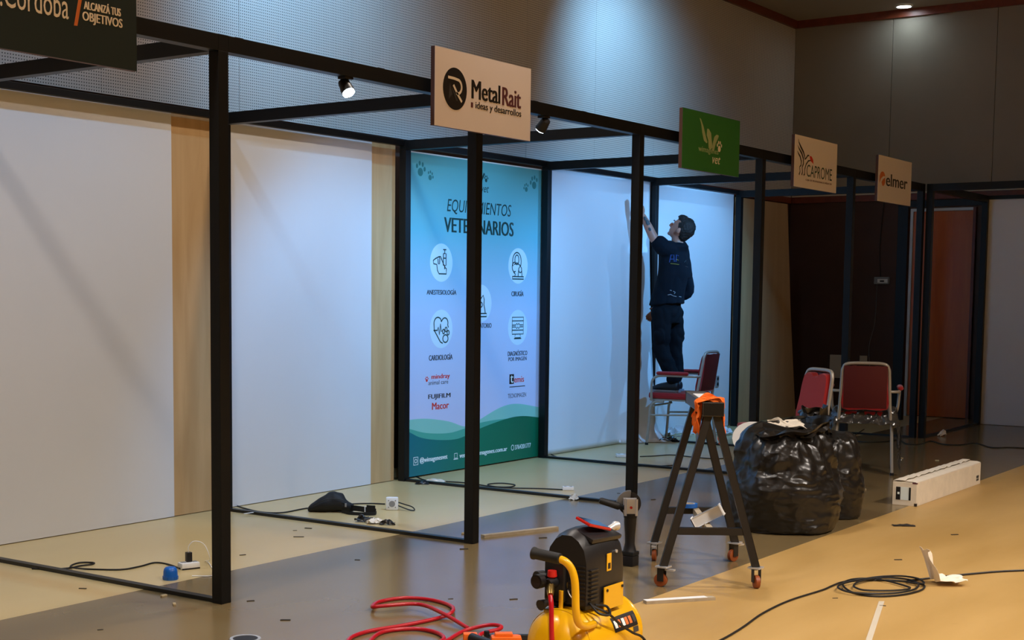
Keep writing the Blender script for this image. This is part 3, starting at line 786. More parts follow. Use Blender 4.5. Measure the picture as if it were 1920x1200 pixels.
# ------------------------------------------------------------------ chairs
def make_chair(label, loc, rz, arms=True):
    """faces local +Y; origin on the floor under the seat centre"""
    t = thing('banquet_chair', label, 'chair', loc, rz, 'red banquet chairs')
    o = lambda n, bm, m, p=t, s=True: obj(n, bm, m, p, s, True)
    wd, bw, sz, hb = .205, .176, .44, .875
    bm = B(); box(bm, -.225, .225, -.19, .25, sz - .005, sz + .055, .022)
    seat = o('seat', bm, 'red'); o('seat_pan', box(B(), -.215, .215, -.18, .24, sz - .022, sz - .006, .004), 'tube')
    # back frame: one bent tube, legs go on below the seat as the rear legs
    def back_y(z): return -.21 - (z - sz) * .16
    pts = [(-wd + .008, back_y(sz - .02), sz - .02)] + [(-bw - .012 + .012 * (z - .55) / .25, back_y(z), z) for z in (.56, .68, .79)] + [(-bw + .006, back_y(.83), .835), (-bw + .04, back_y(hb), hb - .004), (0, back_y(hb), hb + .002), (bw - .04, back_y(hb), hb - .004), (bw - .006, back_y(.83), .835)] + [(bw + .012 - .012 * (z - .55) / .25, back_y(z), z) for z in (.79, .68, .56)] + [(wd - .008, back_y(sz - .02), sz - .02)]
    o('back_frame', tube(B(), spline(pts, 5), .0135, 10), 'tube')
    # cushion with a scooped handle notch
    out = []
    for x, z in [(-.172, .515), (-.170, .68), (-.164, .79), (-.145, .842), (-.10, .856), (-.06, .853), (-.03, .834), (0, .829), (.03, .834), (.06, .853), (.10, .856), (.145, .842), (.164, .79), (.170, .68), (.172, .515), (0, .510)]: out.append((x, z))
    sp = spline([(x, 0, z) for x, z in out], 3, True)
    bm = B(); fr0 = [bm.verts.new((p.x, back_y(p.z) + .012, p.z)) for p in sp]; fr1 = [bm.verts.new((p.x * .95, back_y(p.z) + .034, .70 + (p.z - .70) * .96)) for p in sp]
    bk0 = [bm.verts.new((p.x, back_y(p.z) - .008, p.z)) for p in sp]; bk1 = [bm.verts.new((p.x * .96, back_y(p.z) - .018, .70 + (p.z - .70) * .97)) for p in sp]
    N = len(sp)
    for A, C in ((fr1, fr0), (fr0, bk0), (bk0, bk1)):
        for i in range(N): bm.faces.new((A[i], A[(i + 1) % N], C[(i + 1) % N], C[i]))
    bm.faces.new(fr1); bm.faces.new(bk1)
    bmesh.ops.triangulate(bm, faces=[f for f in bm.faces if len(f.verts) > 4])
    o('back_cushion', bm, 'red')
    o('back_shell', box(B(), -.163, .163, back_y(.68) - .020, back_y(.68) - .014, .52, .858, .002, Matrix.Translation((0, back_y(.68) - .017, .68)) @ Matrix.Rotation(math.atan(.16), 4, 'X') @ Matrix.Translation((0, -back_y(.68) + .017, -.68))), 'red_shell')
    for s in (-1, 1):
        o('leg', tube(B(), spline([(s * wd, -.195, sz - .01), (s * (wd + .005), -.215, .3), (s * (wd + .015), -.25, .012)], 5), .0125, 10), 'tube')
        o('leg', tube(B(), spline([(s * (wd + .0), .10, sz - .03), (s * (wd + .008), .185, sz - .035), (s * (wd + .012), .225, sz - .085), (s * (wd + .014), .235, .25), (s * (wd + .02), .255, .012)], 5), .0125, 10), 'tube')
        for y in (-.25, .255): o('foot_cap', cyl(B(), (s * (wd + .0155 + (.005 if y > 0 else 0)), y, 0), (s * (wd + .0155 + (.005 if y > 0 else 0)), y, .022), .015, 10), 'rubber')
        o('stretcher', tube(B(), [(s * (wd + .006), -.212, .30), (s * (wd + .013), .233, .28)], .009, 8), 'tube')
        if arms:
            o('arm_frame', tube(B(), spline([(s * (bw + .008), back_y(.66), .655), (s * (wd + .045), -.19, .655), (s * (wd + .06), .06, .655), (s * (wd + .06), .15, .645), (s * (wd + .058), .195, .60), (s * (wd + .05), .205, .5), (s * (wd + .02), .215, sz - .02)], 5), .012, 10), 'tube')
            bm = B(); tube(bm, [(s * (wd + .06), -.14, .678), (s * (wd + .06), .13, .676)], .024, 12, round_cap=True, flat=.75); o('arm_pad', bm, 'red')
    o('stretcher', tube(B(), [(-wd - .012, .20, .37), (wd + .012, .20, .37)], .009, 8), 'tube')
    return t


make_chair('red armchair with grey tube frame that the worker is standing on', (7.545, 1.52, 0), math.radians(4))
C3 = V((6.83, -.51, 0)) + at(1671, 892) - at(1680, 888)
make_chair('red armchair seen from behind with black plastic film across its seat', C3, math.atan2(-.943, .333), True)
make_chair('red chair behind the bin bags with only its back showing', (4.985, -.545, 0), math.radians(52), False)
# plastic film on the third chair's seat
ca = math.atan2(-.943, .333); Rz = Matrix.Translation(C3) @ Matrix.Rotation(ca, 4, 'Z')
def film(u, v):
    x = -.37 + .74 * u; y = -.205 + .40 * v; e = max(0, abs(x) - .235)
    z = .508 - e * 1.6 + (-.11 * max(0, .2 - v) / .2)
    if e: x = math.copysign(.235 + e * .35, x)
    if u > .93 and v < .4: z -= .16
    if u < .1: z -= .02
    return Rz @ V((x, y - (.035 if v < .2 else 0), z))
bm = crumple(46, 30, film, .02, 14, 3)
for v in bm.verts:
    l = Rz.inverted() @ v.co
    if abs(l.x) < .225 and -.185 < l.y < .25 and l.z < .500: v.co.z = .500
tag(obj('plastic_film', thicken(bm, .0012), 'film', None, True), 'shiny black plastic film draped over the seat of the rear-facing armchair', 'plastic film')

# ------------------------------------------------------------------ bin bags
def bin_bag(label, c, rx, ry, h, seed, tilt=0, top=None):
    bm = B(); n, m = 120, 72; rows = []
    for j in range(m + 1):
        v = j / m; row = []
        if v < .12: pr_ = .86 + .14 * math.sin(v / .12 * PI / 2); z = h * (.5 * v * v / .12)
        elif v < .62: pr_ = 1.0 + .07 * math.sin((v - .12) * 6); z = h * (.06 + (v - .12) * 1.1)
        else:
            k = (v - .62) / .38; pr_ = 1.0 * math.cos(k * 1.2) ** .75; z = h * (.61 + .39 * math.sin(k * PI / 2))
        for i in range(n):
            a = 2 * PI * i / n; d = V((math.cos(a), math.sin(a), 0))
            q = V((d.x * 1.6 + seed * 9, d.y * 1.6, v * 2.6))
            big = noise.noise(q) * .11
            k_ = max(0, min(1, (v - .38) / .3)); k_ = k_ * k_ * (3 - 2 * k_)
            vd = noise.voronoi(V((q.x * 1.3, q.y * 1.3, q.z * 1.15 + seed)) + V((noise.noise(q * 1.7), noise.noise(q * 1.7 + V((9, 0, 0))), 0)) * .35)[0]
            rid = k_ * (min(.55, vd[1] - vd[0]) * .15 + abs(noise.noise(q * 1.6)) * .10 + abs(noise.noise(q * 5)) * .02) + abs(noise.noise(V((q.x * 1.5, q.y * 1.5, q.z * 5.5 + q.x)))) * .055 + abs(noise.noise(q * 9)) * .012
            up = 1.0
            s = pr_ * (1 + big - rid * up)
            zz = z * (1 + .12 * noise.noise(V((d.x * 1.2 + seed, d.y * 1.2, 4))) * v) + (noise.noise(q * 3.1) * .035 * h * v if v > .1 else 0)
            row.append(bm.verts.new((c[0] + d.x * rx * s + tilt * v * h, c[1] + d.y * ry * s, max(.001, zz) if j else .0)))
        rows.append(row)
    for j in range(m):
        for i in range(n): bm.faces.new((rows[j][i], rows[j][(i + 1) % n], rows[j + 1][(i + 1) % n], rows[j + 1][i]))
    bm.faces.new(rows[0][::-1]); bm.faces.new(rows[-1])
    return bm


t = thing('bin_bag', 'big stuffed black plastic bin bag with white scraps sticking out, beside the trestle', 'bin bag', (3.62, -1.13, 0))
obj('bag_body', bin_bag('', (3.62, -1.13), .345, .315, .585, 1), 'bag', t, True)
bm = B(); 
def flap(u, v):
    a = 2 * PI * u; r = .15 + .07 * v + .02 * math.sin(5 * a); return (3.62 + math.cos(a) * r * 1.15, -1.16 + math.sin(a) * r, .53 + .09 * v + .05 * math.cos(a + .6) * v)
obj('bag_mouth', thicken(crumple(70, 10, flap, .04, 9, 5), .0015), 'bag', t, True)
t2 = thing('bin_bag', 'second slimmer black bin bag tucked behind the big one', 'bin bag', (4.22, -1.19, 0))
obj('bag_body', bin_bag('', (4.22, -1.19), .185, .19, .52, 4), 'bag', t2, True)
obj('bag_neck', thicken(crumple(30, 14, lambda u, v: (4.2 + math.cos(6.283 * u) * (.11 - .05 * v + .05 * v * v) - .02 * v, -1.08 + math.sin(6.283 * u) * (.12 - .05 * v), .46 + .22 * v), .05, 8, 6), .0015), 'bag', t2, True)
# scraps in the mouth of the bag
p = at(1405, 825, X=3.55)
bm = B(); n = 22
pl = [(math.cos(a) * (.13 + (.08 if math.cos(a) > .3 else 0)), math.sin(a) * .1) for a in [2 * PI * k / n for k in range(n)]]
q = at(1412, 822, X=3.75)
obj_ = prism(bm, pl, -.004, .004)
for v in bm.verts: v.co = q + _R * v.co.x * 1.0 + V((0, 0, 1)) * v.co.z * 1.05 + (_f * v.co.z * .35) + _f * v.co.y
tag(obj('foam_disc', bm, 'white_cool'), 'white rounded foam sheet sticking out of the big bin bag', 'foam sheet')
q = at(1478, 800, X=3.78) + V((0, 0, .015))
tag(obj('torn_cardboard', thicken(crumple(22, 12, lambda u, v: q + _R * (-.12 + .30 * u) + _f * (.12 * v - .06) + V((0, 0, -.02 + .05 * v - .08 * max(0, u - .6))), .025, 5, 8), .003), 'paper', None, True), 'torn pale cardboard with scribbles lying on top of the big bin bag', 'cardboard')

# ------------------------------------------------------------------ long carton
t = thing('long_carton', 'long white cardboard carton with a black and white end label', 'carton', (5.72, -1.42, 0))
bx = B(); box(bx, 4.97, 6.47, -1.50, -1.338, .0, .158, .003); obj('body', bx, 'card', t)
for y0, y1, a in ((-1.50, -1.42, .012), (-1.42, -1.338, .02)):
    bm = B(); k = 26
    g = [[bm.verts.new((4.975 + 1.49 * i / k, y0 + (y1 - y0) * j / 3, .1585 + a * (.25 + .75 * abs(math.sin(i * 1.3 + y0 * 40))) * (.3 if j in (0,) and y0 < -1.45 or j == 3 and y0 > -1.45 else 1))) for j in range(4)] for i in range(k + 1)]
    for i in range(k):
        for j in range(3): bm.faces.new((g[i][j], g[i + 1][j], g[i + 1][j + 1], g[i][j + 1]))
    obj('top_flap', thicken(bm, .002), 'paper', t, True)
lb = obj('end_label', box(B(), 4.9685, 4.9698, -1.462, -1.362, .038, .125), 'ink_white', t)
obj('label_block', box(B(), 4.9675, 4.9684, -1.392, -1.362, .038, .125), 'ink', t); obj('label_block', box(B(), 4.9675, 4.9684, -1.462, -1.448, .038, .125), 'ink', t)
obj('label_block', box(B(), 4.9668, 4.9674, -1.386, -1.372, .075, .09), 'ink_white', t)
obj('side_mark', box(B(), 6.36, 6.42, -1.5012, -1.5002, .05, .07), 'ink_grey', t); obj('side_mark', box(B(), 6.36, 6.42, -1.5012, -1.5002, .03, .045), 'ink_grey', t)
obj('corner_tape', box(B(), 4.9692, 4.985, -1.5008, -1.485, .001, .02), 'scrap', t); obj('corner_tape', box(B(), 4.9692, 4.985, -1.5008, -1.47, .15, .1588), 'ink_brown', t)

# ------------------------------------------------------------------ trestle on castors
NL, NR, FL_, FR_ = [at(*q) for q in ((1243, 1100), (1416, 1102), (1226, 1052), (1377, 1052))]
nc, fc = (NL + NR) / 2, (FL_ + FR_) / 2; ax = (fc - nc).normalized(); sd = V((ax.y, -ax.x, 0))
ZT = .885
t = thing('trestle', 'dark steel A-frame trestle on four orange castors', 'trestle', (nc + fc) / 2)
tn, tf = nc + V((0, 0, ZT)) + ax * .03, fc + V((0, 0, ZT)) - ax * .02
bm = B(); bar(bm, tn - ax * .04 - V((0, 0, .03)), tf + ax * .16 - V((0, 0, .03)), .095, .06, bev=.003); obj('top_beam', bm, 'steelwood', t)
bm = B(); obox(bm, tn - ax * .0412 - V((0, 0, .03)), ax * .001, sd * .0475, V((0, 0, .03))); obj('beam_end', bm, 'black', t)
for fo, top, side in ((NL, tn, -1), (NR, tn, 1), (FL_, tf, -1), (FR_, tf, 1)):
    foot = V((fo.x, fo.y, .10)); b = B(); bar(b, foot, top - V((0, 0, .062)) + sd * side * .02, .036, .036, up=ax, bev=.002); lg = obj('leg', b, 'steel', t)
    cs = obj('castor_plate', box(B(), fo.x - .03, fo.x + .03, fo.y - .03, fo.y + .03, .094, .102, .001), 'silver', t)
    dr = V((math.cos(fo.x * 9), math.sin(fo.x * 9), 0)); pr_ = V((-dr.y, dr.x, 0)); c = V((fo.x, fo.y, .032)) + dr * .012
    b = B(); [obox(b, V((fo.x, fo.y, .062)) + dr * .008 + pr_ * k * .017, dr * .016, pr_ * .0015, V((0, 0, .034)), 0) for k in (-1, 1)]; obox(b, V((fo.x, fo.y, .0925)), dr * .018, pr_ * .0185, V((0, 0, .0015))); obj('castor_fork', b, 'steel', t)
    obj('castor_wheel', tube(B(), [c - pr_ * .012, c - pr_ * .01, c + pr_ * .01, c + pr_ * .012], [.026, .0315, .0315, .026], 20), 'caster', t, True)
    b = B(); obox(b, V((fo.x, fo.y, .085)) - dr * .035, dr * .022, pr_ * .012, V((0, 0, .003)), .001); obj('brake_tab', b, 'silver', t)
def leg_at(fo, top, side, z):
    a = V((fo.x, fo.y, .10)); b = top - V((0, 0, .062)) + sd * side * .02; return a + (b - a) * ((z - a.z) / (b.z - a.z))
for L, Rr, tp, z in ((NL, NR, tn, .27), (FL_, FR_, tf, .27)):
    b = B(); bar(b, leg_at(L, tp, -1, z), leg_at(Rr, tp, 1, z), .03, .034); obj('cross_bar', b, 'steel', t)
b = B(); m1 = (leg_at(NL, tn, -1, .27) + leg_at(NR, tn, 1, .27)) / 2; m2 = (leg_at(FL_, tf, -1, .27) + leg_at(FR_, tf, 1, .27)) / 2
bar(b, m1, m2, .03, .03); obj('stringer', b, 'batten', t)
# things on the trestle
mid = m1 + (m2 - m1) * .25 + V((0, 0, .017))
A_ = at(1302, 980, X=1.83); B_ = at(1353, 955, X=1.87); c = (A_ + B_) / 2; dv = (B_ - A_).normalized(); pv = V((dv.y, -dv.x, 0)).normalized(); nv = pv.cross(dv); nv = nv if nv.z > 0 else -nv; hl = (B_ - A_).length / 2
tl = thing('white_lamp_tube', 'white boxed light fitting lying across the lower bars of the trestle', 'light fitting', mid)
b = B(); obox(b, c, dv * hl, pv * .03, nv * .026, .005); obj('body', b, 'whitep', tl)
for k in (-.014, .0, .014):
    b = B(); obox(b, c + nv * .0268 + pv * k, dv * (hl - .006), pv * .002, nv * .001); obj('rib', b, 'grey_plastic', tl)
b = B(); obox(b, c - dv * (hl + .003), dv * .003, pv * .026, nv * .022, .001); obj('end_cap', b, 'blackp', tl)
p = leg_at(FL_, tf, -1, .27) * .62 + leg_at(FR_, tf, 1, .27) * .38 + V((0, 0, .018))
tt = thing('tape_roll', 'roll of blue tape resting on the far lower bar of the trestle', 'tape', p)
bm = B(); loft(bm, [(p + V((0, 0, z)), (r, 0, 0), (0, r, 0)) for z, r in ((0, .05), (.02, .05), (.02, .036), (0, .036), (0, .05))], 24, False); obj('roll', bm, 'blue', tt, True)
obj('core', loft(B(), [(p + V((0, 0, z)), (r, 0, 0), (0, r, 0)) for z, r in ((.0005, .0358), (.0195, .0358), (.0195, .032), (.0005, .032), (.0005, .0358))], 24, False), 'card', tt, True)
q = tf + ax * .0 + V((0, 0, .0005))
b = B(); obox(b, tn + (tf - tn) * .68 + V((0, 0, .0025)), ax * .13, sd * .036, V((0, 0, .002))); tag(obj('white_offcut', b, 'white_cool'), 'white board offcut lying on top of the trestle beam', 'offcut')
def rag(u, v):
    s_ = (u - .47) * .44; l = v * .2 - .1; a = abs(s_)
    if a < .05: x, z = s_, .012
    else: x = math.copysign(.055 + .012 * math.sin(l * 40 + s_ * 9), s_); z = .012 - (a - .05) * (1.25 if s_ > 0 else 1.0)
    return tn + ax * (.09 + l) + sd * x + V((0, 0, z))
bm = crumple(44, 30, rag, .030, 8, 2)
for v in bm.verts:
    r = v.co - tn; s_ = r.dot(sd)
    if abs(s_) < .05 and v.co.z < ZT + .003: v.co.z = ZT + .003
    if v.co.z < ZT and abs(s_) < .052: v.co += sd * (math.copysign(.052, s_) - s_)
tag(obj('rag', thicken(bm, .003), 'rag', None, True), 'bright orange rag draped over the near end of the trestle', 'cloth')

# ------------------------------------------------------------------ compressor
cx, cy = -.25, -2.03
t = thing('air_compressor', 'yellow air compressor with black motor cover in the foreground', 'compressor', (cx, cy, 0))
zc, R0 = .215, .125
prof = [(-.265, .02), (-.262, .05), (-.25, .08), (-.23, .105), (-.205, .120), (-.19, .125), (.155, .125), (.17, .120), (.195, .105), (.215, .08), (.227, .05), (.23, .02)]
tank = obj('tank', loft(B(), [((cx + x, cy, zc), (0, r, 0), (0, 0, r)) for x, r in prof], 40), 'yellow', t, True)
for x in (-.19, .155): obj('weld_seam', loft(B(), [((cx + x + d, cy, zc), (0, r, 0), (0, 0, r)) for d, r in ((-.006, .1245), (-.003, .1268), (.003, .1268), (.006, .1245))], 40, False), 'yellow', tank, True)
for y in (-.09, .09):
    obj('foot_bracket', box(B(), cx - .2, cx - .16, cy + y - .012, cy + y + .012, .03, .14, .002), 'yellow', t); obj('rubber_foot', cyl(B(), (cx - .18, cy + y, 0), (cx - .18, cy + y, .03), .018, 14, .022), 'rubber', t)
    ww = obj('wheel', tube(B(), [(cx + .17, cy + y * 1.45 - .016, .065), (cx + .17, cy + y * 1.45 - .012, .065), (cx + .17, cy + y * 1.45 + .012, .065), (cx + .17, cy + y * 1.45 + .016, .065)], [.055, .065, .065, .055], 24), 'rubber', t, True)
    obj('hub', cyl(B(), (cx + .17, cy + y * 1.45 - .018, .065), (cx + .17, cy + y * 1.45 + .018, .065), .025, 14), 'yellow', ww)
obj('axle', cyl(B(), (cx + .17, cy - .125, .065), (cx + .17, cy + .125, .065), .01, 10), 'steel', t)
obj('axle_bracket', box(B(), cx + .155, cx + .185, cy - .06, cy + .06, .06, .12, .002), 'yellow', t)
# motor cover: rounded hood, louvres on the end
cvx0, cvx1, cvy0, cvy1 = cx - .155, cx + .09, cy - .085, cy + .085
bm = B(); rings = []
for x, f, zt in ((0, .90, .93), (.03, .985, .985), (.09, 1, 1), (.17, 1, .985), (.225, .98, .95), (.245, .93, .90)):
    r = []; ztop = .352 + .25 * zt
    for yy, zz in ((-.085, .352), (-.087, .44), (-.085, .50), (-.074, .545), (-.05, .575), (-.02, .592), (.02, .592), (.05, .575), (.074, .545), (.085, .50), (.087, .44), (.085, .352)):
        r.append(V((cvx0 + x, cy + yy * f, .352 + (zz - .352) * (ztop - .352) / .24)))
    rings.append(r)
gv = [[bm.verts.new(p) for p in r] for r in rings]
for a, b in zip(gv, gv[1:]):
    for i in range(len(a)): bm.faces.new((a[i], a[(i + 1) % len(a)], b[(i + 1) % len(b)], b[i]))
bm.faces.new(gv[0][::-1]); bm.faces.new(gv[-1])
bmesh.ops.bevel(bm, geom=[e for e in bm.edges if e.calc_face_angle(0) > .6], offset=.012, segments=3, affect='EDGES')
cov = obj('motor_cover', bm, 'blackp', t, True)
bm = B(); obox(bm, (cvx0 + .135, cy - .045, .5755), (.10, 0, -.004), (0, .034, .014), (0, -.003, .008), .006); obj('hood_step', bm, 'blackp', cov, True)
for k in range(9):
    z = .37 + k * .014; obj('louvre', box(B(), cvx0 - .0035, cvx0 + .006, cvy0 + .012, cvy0 + .075, z, z + .006, .001), 'blackp', cov)
    if k < 8: obj('louvre', box(B(), cvx0 + .012, cvx0 + .062, cvy0 - .0055, cvy0 + .003, z, z + .006, .001), 'blackp', cov)
obj('warning_sticker', box(B(), cvx0 + .118, cvx0 + .148, cvy0 - .0038, cvy0 - .0022, .455, .515), 'yellow', cov)
obj('sticker_print', box(B(), cvx0 + .125, cvx0 + .142, cvy0 - .0045, cvy0 - .0039, .462, .482), 'ink', cov)
obj('cover_screw', cyl(B(), (cvx0 + .185, cvy0 - .004, .515), (cvx0 + .185, cvy0 + .002, .515), .006, 10), 'silver', cov)
af = at(1153, 986, Y=cy - .02)
obj('air_filter', tube(B(), [af + V((-.03, .01, -.012)), af + V((-.008, 0, 0)), af, af + V((.012, -.006, 0))], [.012, .012, .017, .015], 16), 'silver', t, True)
obj('switch_box', box(B(), cvx0 - .02, cvx0 + .03, cvy1 - .09, cvy1 - .01, .36, .50, .006), 'blackp', t)
bp = obj('bracket_plate', box(B(), cx - .065, cx + .065, cvy0 - .012, cvy0 - .008, .325, .405, .001), 'yellow', t)
for dx in (-.048, .055): obj('bolt', cyl(B(), (cx + dx, cvy0 - .016, .392), (cx + dx, cvy0 - .011, .392), .005, 8), 'steel', bp)
obj('motor_base', box(B(), cx - .13, cx + .10, cy - .06, cy + .06, .33, .356, .003), 'blackp', t)
lab = obj('warning_label', loft(B(), [((cx - .02, cy, zc), (0, 0, 0.001), (0, .001, 0))] * 2, 4), 'ink', t)
bpy.data.objects.remove(lab)
def on_tank(x0, x1, a0, a1, r, m, name, par):
    bm = B(); g = []
    for i in range(9):
        a = math.radians(a0 + (a1 - a0) * i / 8); g.append([bm.verts.new((xx, cy - math.cos(a) * rr, zc + math.sin(a) * rr)) for xx, rr in ((x0, r), (x1, r))])
    for i in range(8): bm.faces.new((g[i][0], g[i + 1][0], g[i + 1][1], g[i][1]))
    return obj(name, thicken(bm, .0004), m, par)
lab = on_tank(cx - .03, cx + .13, 14, 38, R0 + .0012, 'ink', 'warning_label', t)
for x0, m in ((-.022, 'ink_white'), (.003, 'ink_orange'), (.03, 'ink_white'), (.052, 'ink_orange'), (.078, 'ink_orange'), (.105, 'ink_grey')):
    on_tank(cx + x0, cx + x0 + .018, 20, 32, R0 + .0022, m, 'pictogram', lab)
on_tank(cx + .095, cx + .13, 4, 13, R0 + .0012, 'ink_grey', 'spec_label', t)
# handle
HYP = cy - .115
hp = [at(*q_, Y=HYP + o_) for q_, o_ in (((1113, 1170), .01), ((1098, 1174), -.004), ((1085, 1168), -.01), ((1080, 1145), -.01), ((1079, 1110), -.005), ((1077, 1085), 0), ((1071, 1066), .012), ((1060, 1053), .03), ((1046, 1047), .055))]
obj('handle_tube', tube(B(), spline(hp, 6), .0128, 12), 'yellow', t, True)
obj('handle_cap', cyl(B(), hp[0], hp[0] + V((.006, .002, 0)), .0125, 12), 'blackp', t)
gx = hp[-1].x; g1_ = at(1050, 1048, X=gx); g2_ = at(1000, 1037, X=gx); gd = (g2_ - g1_)
obj('grip', tube(B(), [g1_ - gd * .02, g1_, g2_ - gd * .1, g2_ - gd * .06, g2_], [.015, .0185, .0185, .0215, .0215], 16), 'rubber', t, True)
# regulator group at the near end
rx, ry, rz_ = cx - .19, cy + .035, .425
obj('pressure_pipe', tube(B(), [(rx + .01, ry - .03, .33), (rx + .01, ry - .03, .40)], .008, 10), 'yellow', t, True)
obj('regulator', tube(B(), [(rx - .03, ry, rz_), (rx, ry, rz_), (rx + .04, ry, rz_)], [.016, .02, .018], 14), 'blackp', t, True)
obj('regulator_knob', tube(B(), [(rx, ry, rz_ + .018), (rx, ry, rz_ + .022), (rx, ry, rz_ + .042)], [.012, .017, .015], 14), 'redp', t, True)
g1 = obj('pressure_gauge', cyl(B(), (rx - .03, ry + .025, rz_ + .008), (rx - .055, ry + .028, rz_ + .008), .024, 20), 'blackp', t, True); obj('gauge_face', cyl(B(), (rx - .0555, ry + .028, rz_ + .008), (rx - .057, ry + .0282, rz_ + .008), .019, 20), 'glass', g1)
g2 = obj('pressure_gauge', cyl(B(), (rx + .02, ry + .045, rz_ + .012), (rx - .01, ry + .055, rz_ + .012), .022, 20), 'blackp', t, True)
obj('safety_valve', tube(B(), [(rx + .035, ry - .03, .40), (rx + .035, ry - .03, .42), (rx + .035, ry - .03, .445)], [.01, .012, .006], 10), 'brass', t, True)
obj('valve_ring', tube(B(), spline([(rx + .03, ry - .045, .40), (rx + .02, ry - .06, .385), (rx + .03, ry - .07, .37), (rx + .045, ry - .055, .38)], 5, True), .002, 6), 'silver', t)
obj('hose_coupling', tube(B(), [(rx - .02, ry - .008, rz_ - .004), (rx - .045, ry - .022, rz_ - .018), (rx - .058, ry - .03, rz_ - .028)], [.011, .0125, .01], 12), 'brass', t, True)
obj('drain_tap', tube(B(), [(rx - .04, ry + .02, .352), (rx - .01, ry + .015, .357), (rx + .03, ry + .0, .35)], [.019, .012, .009], 12), 'steel', t, True)
obj('manifold', box(B(), rx - .02, rx + .055, ry - .015, ry + .02, .322, .338, .004), 'brass', t)
obj('power_cord', tube(B(), spline([(cvx0 + .02, cvy0 + .01, .365), (cvx0 + .01, cvy0 - .035, .335), (cvx0 + .05, cvy0 - .055, .325), (cvx0 + .075, cvy0 - .03, .345), (cvx0 + .05, cvy0 - .0, .35)], 6), .0045, 8), 'cord', t, True)
tc = obj('mains_cord', tube(B(), spline([(cvx0 + .03, cvy0 + .0, .35), (cvx0 + .06, cvy0 - .045, .325), (cx - .02, cy - .135, .275), (cx + .05, cy - .145, .235), (cx + .11, cy - .16, .20), (cx + .13, cy - .20, .10), (cx + .16, cy - .24, .012), (cx + .3, cy - .3, .0045)], 7), .0045, 8), 'cord', t, True)
# red phone on the cover
t = thing('red_cased_phone', 'phone in a shiny red case lying on top of the compressor', 'phone', (cx - .03, cy - .01, .606))
pc = at(1113, 982, Y=cy - .03); u = (at(1150, 989, Y=cy - .035) - at(1084, 975, Y=cy - .02)).normalized(); s_ = V((.2, .9, .28)); s_ = (s_ - u * s_.dot(u)).normalized(); nn = u.cross(s_)
bm = B(); obox(bm, pc, u * .068, s_ * .033, nn * .005, .004); obj('case', bm, 'redp', t, True)
bm = B(); obox(bm, pc + nn * .0052 * (1 if nn.z > 0 else -1), u * .063, s_ * .029, nn * .0006, 0); obj('screen', bm, 'glass', t)
# air hose
fh = lambda px, py, z=.009: tuple(at(px, py, Z=z))
hs = V((rx - .06, ry - .031, rz_ - .03))
pts = [hs, hs + V((-.012, -.012, -.03)), hs + V((-.02, -.02, -.12)), hs + V((-.02, -.03, -.25)), (rx - .09, ry - .08, .1), (rx - .1, ry - .03, .02), fh(960, 1230), fh(910, 1205, .02), fh(900, 1190, .03), fh(935, 1180, .03), fh(938, 1174, .035), fh(915, 1172, .03), fh(870, 1183), fh(830, 1205), fh(760, 1235), fh(690, 1222), fh(710, 1188), fh(770, 1179), fh(815, 1185), fh(832, 1198), fh(800, 1212), fh(740, 1222), fh(660, 1215), fh(655, 1198), fh(690, 1184), fh(760, 1172), fh(825, 1158), fh(848, 1147, .02), fh(845, 1136), fh(810, 1125), fh(760, 1121), fh(712, 1128), fh(698, 1138, .02), fh(720, 1136, .03), fh(785, 1133, .03), fh(830, 1150, .03), fh(878, 1178, .012)]
tag(obj('air_hose', tube(B(), spline(pts, 7), .0085, 10), 'hose', None, True), 'red rubber air hose looped on the floor and plugged into the compressor', 'hose')
# nailer
t = thing('nail_gun', 'orange and black pneumatic nail gun lying on the floor left of the compressor', 'nail gun', tuple(at(900, 1195)))
g0 = at(925, 1200, Z=.05); du = (at(985, 1200, Z=.05) - at(880, 1200, Z=.05)); du.z = 0; du.normalize(); dw = V((-du.y, du.x, 0))
b = B(); obox(b, g0 + du * .05 - V((0, 0, .015)), du * .06, dw * .03, V((0, 0, .033)), .012); obj('body', b, 'orangep', t, True)
b = B(); obox(b, g0 + du * .04 + dw * .0 + V((0, 0, .022)), du * .035, dw * .02, V((0, 0, .008)), .005); obj('body_cap', b, 'orangep', t, True)
obj('handle', tube(B(), [g0 - du * .0 - V((0, 0, .018)), g0 - du * .05 + dw * .04 - V((0, 0, .012)), g0 - du * .08 + dw * .08 - V((0, 0, .012))], [.02, .018, .021], 12), 'blackp', t, True)
b = B(); obox(b, g0 - du * .085 + dw * .10 - V((0, 0, .02)), du * .028, dw * .022, V((0, 0, .024)), .006); obj('air_end', b, 'orangep', t, True)
b = B(); obox(b, g0 + du * .07 + dw * .09 - V((0, 0, .018)), du * .08, dw * .012, V((0, 0, .018)), .003); obj('magazine', b, 'blackp', t, True)
b = B(); obox(b, g0 + du * .07 + dw * .125 - V((0, 0, .028)), du * .09, dw * .008, V((0, 0, .012)), .003); obj('pusher_rail', b, 'steel', t, True)
b = B(); obox(b, g0 + du * .02 + dw * .06 - V((0, 0, .01)), du * .03, dw * .03, V((0, 0, .012)), .006); obj('nose', b, 'blackp', t, True)
obj('knob', cyl(B(), g0 - du * .02 + dw * .1 - V((0, 0, .01)), g0 - du * .02 + dw * .1 + V((0, 0, .012)), .011, 14), 'rubber', t, True)

